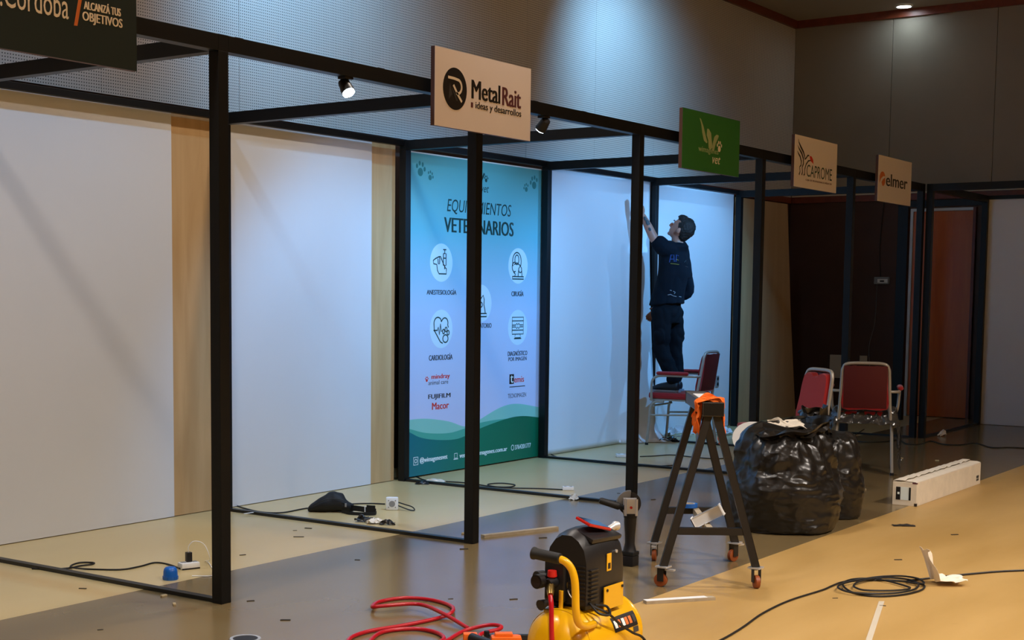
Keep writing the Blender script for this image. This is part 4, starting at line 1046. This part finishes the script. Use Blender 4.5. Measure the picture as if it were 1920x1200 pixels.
# ------------------------------------------------------------------ angle grinder standing on its battery
gp = V((1.955, -.987, 0)); L_ = -_R; L_ = V((L_.x, L_.y, 0)).normalized(); T_ = V((-_f.x, -_f.y, 0)).normalized()
t = thing('angle_grinder', 'cordless angle grinder standing upright on its battery before a post', 'angle grinder', gp)
obj('battery', box(B(), gp.x - .033, gp.x + .033, gp.y - .038, gp.y + .038, 0, .055, .006), 'blackp', t, True); obj('battery_base', box(B(), gp.x - .034, gp.x + .034, gp.y - .039, gp.y + .039, .055, .075, .004), 'rubber', t, True)
obj('grip_body', tube(B(), [gp + V((0, 0, z)) for z in (.075, .09, .12, .17, .215, .25)], [.036, .031, .025, .027, .031, .032], 16), 'blackp', t, True)
obj('gear_neck', cyl(B(), gp + V((0, 0, .25)), gp + V((0, 0, .272)), .034, 18), 'rubber', t, True)
b = B(); hc = gp + V((0, 0, .305)); obox(b, hc, L_ * .024, T_ * .026, V((0, 0, .032)), .011); obj('gear_head', b, 'silver', t, True)
obj('spindle_lock', cyl(B(), hc + T_ * .026, hc + T_ * .032, .007, 12), 'redp', t)
obj('side_handle', tube(B(), [hc + L_ * .03 + V((0, 0, -.005)), hc + L_ * .05 + V((0, 0, .0)), hc + L_ * .06 + V((0, 0, .002)), hc + L_ * .15 + V((0, 0, .03)), hc + L_ * .16 + V((0, 0, .033))], [.012, .012, .019, .017, .013], 14), 'rubber', t, True)
dc = hc - T_ * .042 + V((0, 0, .012)); dn = (T_ + V((0, 0, .1))).normalized()
obj('spindle', cyl(B(), hc - T_ * .028, dc, .012, 12), 'silver', t)
obj('cutting_disc', tube(B(), [dc - dn * .002, dc + dn * .002], .06, 32), 'scrap', t)
bm = B(); up_ = V((0, 0, 1)); g = []
for i in range(17):
    a = math.radians(-5 + 100 * i / 16); d = L_ * math.cos(a) * 1 + up_ * math.sin(a)
    g.append([bm.verts.new(dc + T_ * .012), bm.verts.new(dc + T_ * .012 + d * .067), bm.verts.new(dc - T_ * .012 + d * .067)])
for i in range(16):
    bm.faces.new((g[i][0], g[i][1], g[i + 1][1])); bm.faces.new((g[i][1], g[i][2], g[i + 1][2], g[i + 1][1]))
bmesh.ops.remove_doubles(bm, verts=bm.verts[:], dist=1e-5)
obj('disc_guard', thicken(bm, .0015), 'guard', t)

# ------------------------------------------------------------------ the worker on the chair
SEAT = .497                              # top of the chair seat
XM = 7.50
wk = thing('person', 'worker in dark T-shirt and trousers standing on a chair, reaching up to the wall', 'person', (XM, 1.52, SEAT))
def mp(px, py, X): return at(px, py, X=X)
def limb(bm, pts, rs, n=14, flat=1.0): return tube(bm, spline(pts, 4), [rs[min(i // 4, len(rs) - 1)] + (rs[min(i // 4 + 1, len(rs) - 1)] - rs[min(i // 4, len(rs) - 1)]) * (i % 4) / 4 for i in range((len(pts) - 1) * 4 + 1)], n, round_cap=True, flat=flat)
XL, XR = XM - .10, XM + .10
hipL, hipR = mp(1240, 590, XL), mp(1262, 590, XR)
kneL, kneR = mp(1241, 652, XL - .01), mp(1266, 652, XR)
ankL, ankR = mp(1262, 727, XL), mp(1268, 722, XR)
ankL.z = ankR.z = SEAT + .085
chest = mp(1264, 490, XM); waist = mp(1256, 545, XM); pel = mp(1252, 582, XM); neck = mp(1270, 452, XM)
hd = mp(1277, 430, XM)
fw = V((-.12, .80, .58)).normalized()                      # gaze, head tipped up
rt = V((1, .13, 0)).normalized(); up = rt.cross(fw); up.normalize()
shL, shR = mp(1246, 466, XM - .17), mp(1276, 468, XM + .17)
elL = mp(1230, 455, XM - .24); haL = mp(1206, 406, XM - .27)
elL = shL + (haL - shL) * .48 + V((0, .0, -.05))
elR = mp(1291, 546, XM + .22); haR = mp(1241, 578, XM + .08); fiR = mp(1211, 598, XM + .02)
shirt_a, shirt_b = .195, .125
def hand(bm, c, d, nrm, s=1, curl=.35):
    """palm and five bent fingers; d points along the fingers, nrm out of the back of the hand"""
    d = V(d).normalized(); nrm = V(nrm); nrm = (nrm - d * nrm.dot(d)).normalized(); w_ = d.cross(nrm) * s
    c = V(c)
    loft(bm, [(c + d * t_, w_ * a_, nrm * b_) for t_, a_, b_ in ((-.012, .022, .018), (.0, .028, .018), (.03, .038, .016), (.07, .041, .014), (.085, .038, .012))], 12)
    for k, (o_, l_) in enumerate(((-.03, .062), (-.010, .074), (.011, .080), (.031, .070))):
        b0 = c + d * .08 + w_ * o_; pts = [b0 - d * .02, b0 + d * l_ * .42 - nrm * curl * .012, b0 + d * l_ * .75 - nrm * curl * .034, b0 + d * l_ * .93 - nrm * curl * .062]
        tube(bm, pts, [.0095, .009, .0085, .0075], 8, round_cap=True)
    tp = c + d * .02 + w_ * .034
    tube(bm, [tp, tp + w_ * .022 + d * .025 - nrm * .006, tp + w_ * .034 + d * .052 - nrm * .014], [.012, .0105, .009], 8, round_cap=True)


# body (skin): one continuous surface
bm = B()
ellipsoid(bm, hd + up * .015 - fw * .008, rt * .076, fw * .094, up * .112, 20, 14)          # cranium
ellipsoid(bm, hd - up * .045 + fw * .030, rt * .058, fw * .060, up * .068, 16, 10)           # jaw
ellipsoid(bm, hd - up * .094 + fw * .070, rt * .024, fw * .020, up * .019, 12, 8)            # chin
tube(bm, [hd + fw * .080 + up * .015, hd + fw * .104 - up * .012, hd + fw * .108 - up * .026, hd + fw * .086 - up * .034], [.010, .013, .016, .012], 10, round_cap=True)   # nose
ellipsoid(bm, hd + fw * .083 - up * .056, rt * .024, fw * .010, up * .008, 10, 6)            # lips
ellipsoid(bm, hd + fw * .082 - up * .066, rt * .021, fw * .010, up * .007, 10, 6)
ellipsoid(bm, hd + fw * .078 + up * .030, rt * .050, fw * .014, up * .010, 12, 6)            # brow
for s_ in (-1, 1):
    ellipsoid(bm, hd + rt * s_ * .077 - fw * .012 - up * .012, rt * .010, fw * .018, up * .030, 10, 8)   # ears
limb(bm, [hd - up * .05 - fw * .03, neck + V((0, .0, .02)), neck + V((0, -.01, -.09))], [.054, .054, .058])
loft(bm, [(neck + V((0, 0, -.09)), (.10, 0, 0), (0, .06, 0)), (chest, (.16, 0, 0), (0, .10, 0)), (waist, (.14, 0, 0), (0, .095, 0)), (pel, (.15, 0, 0), (0, .10, 0)), (pel - V((0, 0, .08)), (.13, 0, 0), (0, .09, 0))], 20)
for h, k, a_ in ((hipL, kneL, ankL), (hipR, kneR, ankR)):
    limb(bm, [h, (h + k) / 2, k, (k + a_) / 2 - V((0, .015, 0)), a_], [.072, .068, .052, .050, .036])
limb(bm, [chest + V((-.1, 0, .1)), shL, (shL + elL) / 2, elL, (elL + haL) / 2, haL], [.04, .046, .046, .044, .040, .028])
limb(bm, [chest + V((.1, 0, .1)), shR, (shR + elR) / 2, elR, (elR + haR) / 2, haR], [.04, .046, .044, .040, .037, .027])
hand(bm, haL + (haL - elL).normalized() * .02, V((-.12, .12, 1)), V((0, -1, .1)), 1, .25)
hand(bm, haR + (fiR - haR).normalized() * .02, fiR - haR, V((.8, 0, .6)), -1, .6)
for a_ in (ankL, ankR): limb(bm, [a_, V((a_.x, a_.y + .03, SEAT + .045)), V((a_.x, a_.y + .12, SEAT + .035))], [.036, .036, .026])
body = obj('body', remesh(bm, .0065, 3), 'skin', wk, 'all')
for s_ in (-1, 1):
    e = hd + rt * s_ * .033 + fw * .0845 + up * .012
    obj('eye', ellipsoid(B(), e, rt * .012, fw * .006, up * .007, 10, 8), 'ink_white', body, True); obj('iris', ellipsoid(B(), e + fw * .004, rt * .006, fw * .003, up * .006, 10, 6), 'ink', body, True)
    obj('eyebrow', tube(B(), [e + up * .020 - rt * .018 + fw * .004, e + up * .024 + fw * .008, e + up * .020 + rt * .018 + fw * .004], [.003, .0045, .003], 6), 'hair', body)
# tattoo patches on the raised forearm
for k, (f_, a0, w_) in enumerate(((.30, .2, .022), (.45, 1.1, .018), (.62, .4, .026), (.72, 1.6, .02), (.86, .7, .018))):
    ce = elL + (haL - elL) * f_; rr = .0435 - .010 * f_; dr = ((-_f) * math.cos(a0 - .8) + V((0, 0, -1)) * math.sin(a0 - .8)).normalized(); tn_ = (haL - elL).normalized(); sd_ = dr.cross(tn_)
    obj('tattoo', ellipsoid(B(), ce + dr * (rr - .002), tn_ * w_ * 1.3, sd_ * w_ * .8, dr * .006, 10, 6), 'tattoo', body, True)
# hair cap
bm = B(); c0 = hd + up * .026 - fw * .026
ellipsoid(bm, c0, rt * .0835, fw * .097, up * .108, 20, 12); ellipsoid(bm, hd + up * .085 + fw * .028, rt * .060, fw * .062, up * .042, 14, 8)
ellipsoid(bm, hd - fw * .055 - up * .03, rt * .066, fw * .052, up * .062, 14, 8)
hm = remesh(bm, .006, 2)
bmh = B(); bmh.from_mesh(hm)
kill = [v for v in bmh.verts if (v.co - hd).dot(fw) > .03 - .0 + max(0, (v.co - hd).dot(up) - .03) * .9 and (v.co - hd).dot(up) < .075]
kill += [v for v in bmh.verts if (v.co - hd).dot(up) < -.02 and (v.co - hd).dot(fw) > -.03]
bmesh.ops.delete(bmh, geom=list(set(kill)), context='VERTS')
for v in bmh.verts:
    q_ = v.co * 55; v.co += (v.co - c0).normalized() * noise.noise(q_) * .006
obj('hair', thicken(bmh, .006), 'hair', wk, 'all')
# T-shirt
bm = B()
loft(bm, [(neck + V((0, -.012, -.012)), (.070, 0, 0), (0, .066, .012)), (neck + V((0, -.012, -.04)), (.125, 0, 0), (0, .088, .01)), (mp(1262, 472, XM), (.185, 0, 0), (0, .112, 0)), (mp(1264, 492, XM), (.19, 0, 0), (0, .122, 0)),
          (mp(1262, 515, XM), (.18, 0, 0), (0, .128, 0)), (mp(1257, 538, XM), (.178, 0, 0), (0, .130, 0)), (mp(1252, 556, XM), (.182, 0, 0), (0, .142, 0)), (mp(1250, 571, XM), (.188, 0, 0), (0, .158, -.012))], 28)
sl = shL + (elL - shL) * .50
limb(bm, [chest + V((-.08, 0, .10)), shL, sl], [.088, .082, .074])
sr = shR + (elR - shR) * .62
limb(bm, [chest + V((.08, 0, .10)), shR, sr], [.085, .076, .068])
sm = remesh(bm, .008, 4)
def fold(c_):
    q_ = V((c_.x * 7, c_.y * 7, c_.z * 4)); return abs(noise.noise(q_)) * .016 - .002 + noise.noise(q_ * 3) * .004
puff(sm, fold)
shirt = obj('t_shirt', sm, 'navy', wk, 'all')
obj('dark_elbow', limb(B(), [sr - (elR - shR) * .1, elR, elR + (haR - elR) * .35], [.062, .052, .045]), 'navy', shirt, 'all')  # dark limb piece in the shirt colour around the right elbow
# print on the back of the shirt, following its surface
from mathutils.bvhtree import BVHTree
bv = BVHTree.FromPolygons([v.co.copy() for v in sm.vertices], [tuple(p.vertices) for p in sm.polygons]); inv = mtx(wk).inverted()
def on_shirt(px, py):
    d = at(px, py, X=XM) - CAM; h = bv.ray_cast(inv @ CAM, d.normalized())
    return (inv.inverted() @ (h[0] + h[1] * .0015)) if h[0] is not None else at(px, py, X=XM)
def shirt_strokes(name, lists, r, m):
    for pl in lists:
        P = [on_shirt(*q_) for q_ in pl]; obj(name, tube(B(), P, r, 6, flat=1), m, shirt)
shirt_strokes('print', [[(1255, 492), (1258, 478), (1263, 478), (1264, 491)], [(1256, 486), (1263, 486)], [(1267, 491), (1268, 478), (1272, 480)]], .0045, 'print_blue')
shirt_strokes('print', [[(1257, 494), (1266, 495), (1273, 496)], [(1267, 486), (1272, 488)]], .0035, 'print_yellow')
shirt_strokes('print', [[(1283, 492), (1286, 488), (1288, 496)], [(1284, 499), (1289, 501)]], .003, 'ink_grey')
shirt_strokes('print', [[(1252, 553), (1257, 552), (1263, 555), (1268, 556)], [(1256, 544), (1259, 545)], [(1262, 546), (1266, 548), (1264, 551)], [(1273, 556), (1277, 557)]], .003, 'print_grey')
# trousers
bm = B()
loft(bm, [(mp(1252, 556, XM), (.165, 0, 0), (0, .115, 0)), (mp(1251, 575, XM), (.168, 0, 0), (0, .120, 0)), (mp(1251, 592, XM), (.168, 0, 0), (0, .120, 0)), (mp(1251, 606, XM), (.155, 0, 0), (0, .11, 0))], 24)
for h, k, a_ in ((hipL, kneL, ankL), (hipR, kneR, ankR)):
    limb(bm, [h + V((0, 0, .02)), (h + k) / 2, k + V((0, .01, 0)), (k + a_) / 2, a_ + V((0, 0, .075)), a_ + V((0, .005, .035))], [.095, .090, .080, .072, .060, .062])
    ellipsoid(bm, (h * .35 + k * .65) + V((-.075 if h is hipL else .075, -.01, 0)), (.03, 0, 0), (0, .06, 0), (0, 0, .08), 10, 8)
tm = remesh(bm, .009, 3)
puff(tm, lambda c_: abs(noise.noise(V((c_.x * 9, c_.y * 9, c_.z * 11)))) * .018 - .004)
tr = obj('trousers', tm, 'trouser', wk, 'all')
for a_ in (ankL, ankR):
    bm = B()
    loft(bm, [(V((a_.x, a_.y - .055, SEAT + .05)), (.03, 0, 0), (0, 0, .035)), (V((a_.x, a_.y - .04, SEAT + .052)), (.038, 0, 0), (0, 0, .045)), (V((a_.x, a_.y + .02, SEAT + .058)), (.040, 0, 0), (0, 0, .055)), (V((a_.x, a_.y + .09, SEAT + .045)), (.045, 0, 0), (0, 0, .036)), (V((a_.x, a_.y + .16, SEAT + .038)), (.047, 0, 0), (0, 0, .028)), (V((a_.x, a_.y + .20, SEAT + .034)), (.034, 0, 0), (0, 0, .020))], 16)
    sh = obj('shoe', remesh(bm, .006, 2), 'shoe', wk, 'all')
    bm = B(); ol = [(-.038, -.06), (-.042, 0), (-.048, .09), (-.049, .15), (-.035, .205), (0, .222), (.035, .205), (.049, .15), (.048, .09), (.042, 0), (.038, -.06), (0, -.075)]
    sp_ = spline([(x_, y_, 0) for x_, y_ in ol], 3, True); va = [bm.verts.new((a_.x + q_.x, a_.y + q_.y, SEAT + .001)) for q_ in sp_]; vb = [bm.verts.new((a_.x + q_.x, a_.y + q_.y, SEAT + .020)) for q_ in sp_]
    bm.faces.new(va[::-1]); bm.faces.new(vb)
    for i in range(len(va)): bm.faces.new((va[i], va[(i + 1) % len(va)], vb[(i + 1) % len(va)], vb[i]))
    obj('sole', bm, 'sole', sh)

# ------------------------------------------------------------------ cords, plugs and litter on the floor
def cord(name, label, px, r=.0045, m='cord', cat='cord', z=None, n=7):
    P = [at(a[0], a[1], Z=(a[2] if len(a) > 2 else r)) for a in px]
    return tag(obj(name, tube(B(), spline(P, n), r, 8), m, None, True), label, cat)


cord('extension_lead', 'black power cord with a loop, lying in the leftmost booth', [(60, 1066), (100, 1067), (130, 1065), (150, 1061), (172, 1058), (175, 1055), (150, 1055), (134, 1060), (136, 1064, .014), (165, 1067), (225, 1068), (262, 1062), (290, 1055), (315, 1058), (337, 1066, .02)])
t = thing('power_strip', 'white power strip with a black plug-in charger, beside the blue cap', 'power strip', at(354, 1070))
q = at(354, 1066); rz = Matrix.Translation(q) @ Matrix.Rotation(-.35, 4, 'Z')
def lbox(x0, x1, y0, y1, z0, z1, bev=.004): return box(B(), x0, x1, y0, y1, z0, z1, bev, rz)
obj('body', lbox(-.05, .05, -.03, .03, 0, .034, .008), 'whitep', t, True); obj('base', lbox(-.048, .048, -.031, .031, 0.0, .008, .001), 'blackp', t)
for k in (-.03, .03): obj('socket', lbox(k - .012, k + .012, -.014, .014, .034, .036, .001), 'grey_plastic', t)
obj('charger', lbox(-.014, .014, -.014, .014, .036, .084, .003), 'blackp', t)
c0 = rz @ V((0, 0, .084))
tag(obj('usb_cable', tube(B(), spline([c0, c0 + V((0, 0, .03)), c0 + V((.02, -.02, .055)), c0 + V((.06, -.05, .035)), c0 + V((.08, -.07, -.04)), at(385, 1052, Z=.003), at(392, 1056, Z=.003), at(400, 1078, Z=.003), at(360, 1080, Z=.003)], 6), .0025, 6), 'whitep', None, True), 'thin white charging cable arching up from the black charger', 'cable')
t = thing('blue_cap', 'bright blue plastic cap standing on the floor near the first post', 'cap', at(322, 1089)); q = at(322, 1089)
q = q + V((.02, .03, 0))
obj('skirt', loft(B(), [(q + V((0, 0, z_)), (r_, 0, 0), (0, r_, 0)) for z_, r_ in ((0, .036), (.003, .037), (.018, .037))], 28), 'blue', t, True)
obj('dome', loft(B(), [(q + V((0, 0, z_)), (r_, 0, 0), (0, r_, 0)) for z_, r_ in ((.0181, .035), (.04, .034), (.052, .031), (.060, .024), (.063, .012))], 28), 'blue', t, True)
for k in range(14):
    a_ = 2 * PI * k / 14; obj('rib', box(B(), q.x + math.cos(a_) * .0365 - .0012, q.x + math.cos(a_) * .0365 + .0012, q.y + math.sin(a_) * .0365 - .0012, q.y + math.sin(a_) * .0365 + .0012, .002, .017), 'blue', t)

# second booth: waist bag, socket box, wrapper
t = thing('waist_bag', 'black nylon waist bag with its strap looped, lying on the second booth floor', 'waist bag', at(632, 962))
o_ = at(632, 962); U_ = V((_R.x, _R.y, 0)).normalized(); F_ = V((_f.x, _f.y, 0)).normalized(); Z_ = V((0, 0, 1))
def lp(u_, f_, z_): return o_ + U_ * u_ + F_ * f_ + Z_ * z_
bm = B(); loft(bm, [(lp(u_, .06, h_ * .5), F_ * d_, Z_ * h_ * .5) for u_, h_, d_ in ((-.185, .03, .03), (-.17, .05, .05), (-.12, .085, .065), (-.06, .125, .07), (-.02, .135, .07), (.03, .115, .065), (.07, .07, .05), (.10, .04, .03))], 20)
bmm = remesh(bm, .008, 2)
puff(bmm, lambda c_: noise.noise(c_ * 14) * .012)
for v in bmm.vertices: v.co.z = max(.001, v.co.z)
wb = obj('pouch', bmm, 'fabric_black', t, 'all')
obj('zip', tube(B(), spline([lp(-.15, -.012, .05), lp(-.08, -.022, .085), (lp(0, -.018, .095)), lp(.06, -.0, .07)], 5), .003, 6), 'rubber', wb)
obj('badge', obox(B(), lp(.055, -.004, .052), U_ * .006, F_ * .002, Z_ * .012, .001), 'grey_plastic', wb)
def strap(pts, w_):
    P = spline(pts, 6); bm = B(); g = []
    for p_, wz in P if isinstance(P[0], tuple) else [(p_, w_) for p_ in P]: g.append((bm.verts.new(p_ - Z_ * 0), bm.verts.new(p_ + Z_ * wz)))
    for a_, b_ in zip(g, g[1:]): bm.faces.new((a_[0], b_[0], b_[1], a_[1]))
    return thicken(bm, .003)
obj('strap', strap([lp(.08, .03, .012), lp(.12, .0, .014), lp(.16, -.02, .012), lp(.20, -.02, .006), lp(.235, -.03, .003), lp(.25, -.05, .003)], .035), 'fabric_black', t, True)
obj('strap', strap([lp(.25, -.05, .003), lp(.235, -.09, .002), lp(.16, -.10, .002), lp(.09, -.08, .002), lp(.05, -.03, .002), lp(.03, .0, .002)], .02), 'fabric_black', t, True)
obj('strap_pad', strap([lp(.19, -.035, .004), lp(.215, -.045, .003), lp(.245, -.055, .003)], .055), 'fabric_black', t, True)
obj('buckle', obox(B(), lp(.178, -.024, .03), U_ * .003, F_ * .006, Z_ * .018, .001), 'whitep', t)
cord('extension_lead', 'black power cord running behind the waist bag to the white socket box', [(437, 945), (455, 952), (490, 960), (530, 961), (575, 953), (640, 946), (690, 944), (722, 945)])
t = thing('socket_box', 'white square socket box with a black cord loop, right of the waist bag', 'socket box', at(735, 958))
q = at(735, 957); bm = B(); obox(bm, q + Z_ * .042 + F_ * .02, U_ * .04, F_ * .022, Z_ * .042, .01); obj('body', bm, 'whitep', t, True)
obj('socket_face', cyl(B(), q + Z_ * .042 - F_ * .003, q + Z_ * .042 - F_ * .0006, .02, 18), 'grey_plastic', t)
for k in ((-.022, .064), (.022, .064), (-.022, .02), (.022, .02)): obj('screw', cyl(B(), q + U_ * k[0] + Z_ * k[1] - F_ * .004, q + U_ * k[0] + Z_ * k[1] - F_ * .001, .004, 8), 'grey_plastic', t)
obj('cord_loop', tube(B(), spline([q + U_ * .038 + Z_ * .05 + F_ * .02, q + U_ * .08 + Z_ * .04, q + U_ * .13 + Z_ * .025 - F_ * .01, q + U_ * .145 + Z_ * .006 - F_ * .02, q + U_ * .11 + Z_ * .008 - F_ * .02, q + U_ * .038 + Z_ * .03 + F_ * .01], 6), .004, 8), 'cord', t, True)
def litter(name, label, px, py, lx, ly, m, cat, seed, amp=.02, h=.02):
    q_ = at(px, py)
    bm = crumple(14, 10, lambda u_, v_: q_ + U_ * (u_ - .5) * lx + F_ * (v_ - .5) * ly + Z_ * (h * math.sin(u_ * 3.1) * math.sin(v_ * 3.1)), amp, 4, seed)
    return tag(obj(name, lift(thicken(bm, .001), .0005), m, None, True), label, cat)
litter('black_wrapper', 'crumpled black wrapper by the rail in front of the socket box', 684, 978, .10, .07, 'bag', 'wrapper', 1, .025)
litter('white_wrapper', 'crumpled white scrap of wrapper between two black bits, by the second rail', 702, 982, .09, .05, 'paper', 'wrapper', 2, .02)
litter('black_wrapper', 'smaller crumpled black wrapper right of the white scrap', 726, 984, .09, .05, 'bag', 'wrapper', 3, .015)
tag(obj('cable_tie', obox(B(), at(466, 962, Z=.022), U_ * .025 + F_ * .03, F_ * .004 - U_ * .004, Z_ * .0015), 'whitep'), 'white cable tie lying across the black floor rail', 'cable tie')

# third booth
cord('extension_lead', 'black power cord coiled behind the second post, third booth', [(767, 888), (780, 893), (800, 901), (840, 903), (880, 906), (920, 912), (955, 913), (965, 909), (940, 906), (915, 908), (925, 912), (960, 915), (1010, 916), (1055, 918)])
t = thing('socket_strip', 'small white socket strip at the end of the third booth cord', 'socket strip', at(1065, 919)); q = at(1065, 919)
obj('body', obox(B(), q + Z_ * .014, U_ * .04, F_ * .025, Z_ * .013, .004), 'whitep', t, True); [obj('socket', obox(B(), q + Z_ * .0275 + U_ * k, U_ * .009, F_ * .012, Z_ * .0006), 'grey_plastic', t) for k in (-.02, .02)]
litter('white_wrapper', 'white scrap of crumpled paper by the third floor rail', 1076, 937, .06, .05, 'paper', 'wrapper', 7, .018, .03)
litter('pale_wrapper', 'pale crumpled plastic strip beside the banner foot', 815, 905, .16, .06, 'tape', 'wrapper', 9, .015)
litter('dark_wrapper', 'dark flattened wrapper in front of the banner corner', 792, 908, .10, .04, 'bag', 'wrapper', 10, .01)
a_, b_ = at(905, 1008), at(1044, 992)
tag(obj('wooden_batten', lift(bar(B(), a_, b_, .035, .016), 0), 'batten'), 'long weathered wooden batten lying on the grey stripe behind the second post', 'batten')
# fourth and fifth booths
cord('extension_lead', 'black power cord on the pale floor behind the third post', [(1030, 850), (1040, 855), (1060, 861), (1120, 867), (1160, 871), (1200, 874), (1250, 873), (1275, 871)])
cord('extension_lead', 'thin black cord beside the worker’s chair'.replace('’', "'"), [(1200, 856), (1225, 855), (1260, 853), (1300, 857), (1340, 860), (1372, 858)])
t = thing('socket_strip', 'white socket strip on the floor left of the third post', 'socket strip', at(1166, 857)); q = at(1166, 857)
obj('body', obox(B(), q + Z_ * .014, U_ * .05, F_ * .04, Z_ * .013, .004), 'whitep', t, True); [obj('socket', obox(B(), q + Z_ * .0275 + U_ * k, U_ * .011, F_ * .015, Z_ * .0006), 'grey_plastic', t) for k in (-.025, .025)]
litter('pale_wrapper', 'bunched pale film on the floor under the standing worker', 1275, 818, .30, .12, 'sheet', 'wrapper', 12, .06, .05)
litter('pale_wrapper', 'bunched pale film on the floor behind the trestle top', 1350, 815, .22, .14, 'sheet', 'wrapper', 13, .06, .05)
litter('dark_wrapper', 'dark strip of backing film at the foot of the loose sheet', 1248, 828, .22, .12, 'bag', 'wrapper', 14, .03, .02)
# right-hand side
cord('extension_lead', 'black cord snaking over the dark floor before the end booth', [(1620, 805), (1605, 815), (1601, 825), (1625, 829), (1660, 828), (1685, 825), (1700, 832), (1725, 833), (1745, 827), (1770, 833), (1800, 834), (1830, 831), (1860, 839), (1900, 839), (1960, 843)], .005)
litter('white_wrapper', 'tiny white crumpled scrap before the end booth rail', 1767, 818, .08, .06, 'paper', 'wrapper', 15, .03, .05)
# cable coil
pts = []
cc = at(1652, 1103); e1 = (at(1745, 1103) - at(1560, 1103)) / 2; e2 = (at(1652, 1086) - at(1652, 1122)) / 2
import random as _r_
_r_.seed(4)
pts = [at(*q_, Z=.005) for q_ in ((1300, 1215), (1345, 1203), (1390, 1178), (1430, 1150), (1480, 1126), (1540, 1107))]
for k in range(44):
    a_ = PI + 2 * PI * k / 12.3; f_ = 1.0 - .16 * math.sin(k * .45) ** 2 - .42 * max(0, math.sin((k - 8) * .11)) ** 2
    o2 = e1 * (.10 * math.sin(k * .7)) + e2 * .12 * math.cos(k * .9)
    pts.append(cc + e1 * math.cos(a_) * f_ - e2 * math.sin(a_) * f_ + o2 + V((0, 0, .006 + .004 * (k // 12))))
pts += [at(*q_, Z=.006) for q_ in ((1700, 1090), (1760, 1082), (1830, 1075), (1880, 1071), (1950, 1068))]
tag(obj('cable_coil', tube(B(), spline(pts, 5), .0048, 8), 'cord', None, True), 'loose coil of black cable on the tan floor, right foreground', 'cable')
q = at(1765, 1095)
def leaf(u_, v_):
    x_ = (u_ - .5) * .22; y_ = (v_ - .5) * .14
    lft = max(0, .35 - u_) * .42
    return q + U_ * (x_ + lft * .15) + F_ * y_ + Z_ * (lft + .012 * abs(math.sin(u_ * 9)))
tag(obj('paper_leaflet', lift(thicken(crumple(20, 14, leaf, .02, 4, 21), .0012), .011), 'paper', None, True), 'crumpled white paper leaflet with one corner curled up, on the cable coil', 'paper')
tag(obj('tape_strip', lift(obox(B(), (at(1653, 1128) + at(1626, 1210)) / 2, (at(1653, 1128) - at(1626, 1210)) / 2, (at(1658, 1140) - at(1645, 1140)).normalized() * .013, Z_ * .0008), .0002), 'tape'), 'strip of white tape stuck on the tan floor below the coil', 'tape')
t = thing('wood_strip', 'short white-topped wooden strip on the tan floor beside the trestle', 'wood strip', at(1273, 1130))
a_, b_ = at(1209, 1132), at(1338, 1124); w_ = (b_ - a_).normalized(); s_ = V((-w_.y, w_.x, 0))
obj('core', obox(B(), (a_ + b_) / 2 + Z_ * .007, (b_ - a_) / 2, s_ * .018, Z_ * .007), 'batten', t); obj('white_face', obox(B(), (a_ + b_) / 2 + Z_ * .0155 - w_ * .02, (b_ - a_) / 2 - w_ * .02, s_ * .018, Z_ * .001), 'white_cool', t)
litter('grey_scrap', 'flat dark grey scrap on the tan floor in front of the long carton', 1694, 986, .13, .06, 'scrap', 'scrap', 22, .008, .006)
# little chips
CH = [(155, 1104), (560, 1007), (553, 995), (578, 991), (670, 1050), (455, 1041), (470, 1127), (1566, 1122), (1790, 1003), (1684, 1050), (845, 1123), (963, 1124), (1160, 925), (1225, 937), (745, 897), (1018, 1009), (535, 1163), (870, 1030), (188, 1181), (1655, 1136)]
random.seed(3); chip = None
for k, (x_, y_) in enumerate(CH):
    q_ = at(x_, y_); a_ = random.uniform(-.3, .5)
    if chip is None:
        chip = obj('dark_chip', box(B(), -.022, .022, -.006, .006, 0, .004, .001), 'scrap', None, False, True); c_ = chip
    else: c_ = chip.copy(); COL.objects.link(c_)
    c_.location = q_; c_.rotation_euler = (0, 0, a_ + YAW * -1); s_ = random.uniform(.5, 1.1); c_.scale = (s_ * (1.6 if k == 1 else 1), s_, s_)
    tag(c_, 'tiny dark chip of debris lying on the floor', 'debris', 'dark debris chips on the floor')
chip = None
for k, (x_, y_) in enumerate([(307, 1118), (327, 1134), (1757, 792 + 72), (1690, 860), (868, 1001), (1620, 918)]):
    q_ = at(x_, y_)
    if chip is None: chip = obj('pale_chip', box(B(), -.016, .016, -.007, .007, 0, .008, .002), 'scrap_light', None, False, True); c_ = chip
    else: c_ = chip.copy(); COL.objects.link(c_)
    c_.location = q_; c_.rotation_euler = (0, 0, k * .9); tag(c_, 'small pale wood chip lying on the floor', 'debris', 'pale wood chips on the floor')
t = thing('floor_socket', 'round dark metal floor socket cut by the bottom edge, left of the hose', 'floor socket', at(460, 1199)); q = at(460, 1199)
obj('lid', cyl(B(), q, q + Z_ * .004, .05, 28), 'steel', t); obj('ring', loft(B(), [(q + Z_ * z_, (r_, 0, 0), (0, r_, 0)) for z_, r_ in ((0, .0505), (.006, .0505), (.006, .062), (0, .064))], 28, False), 'silver', t, True)
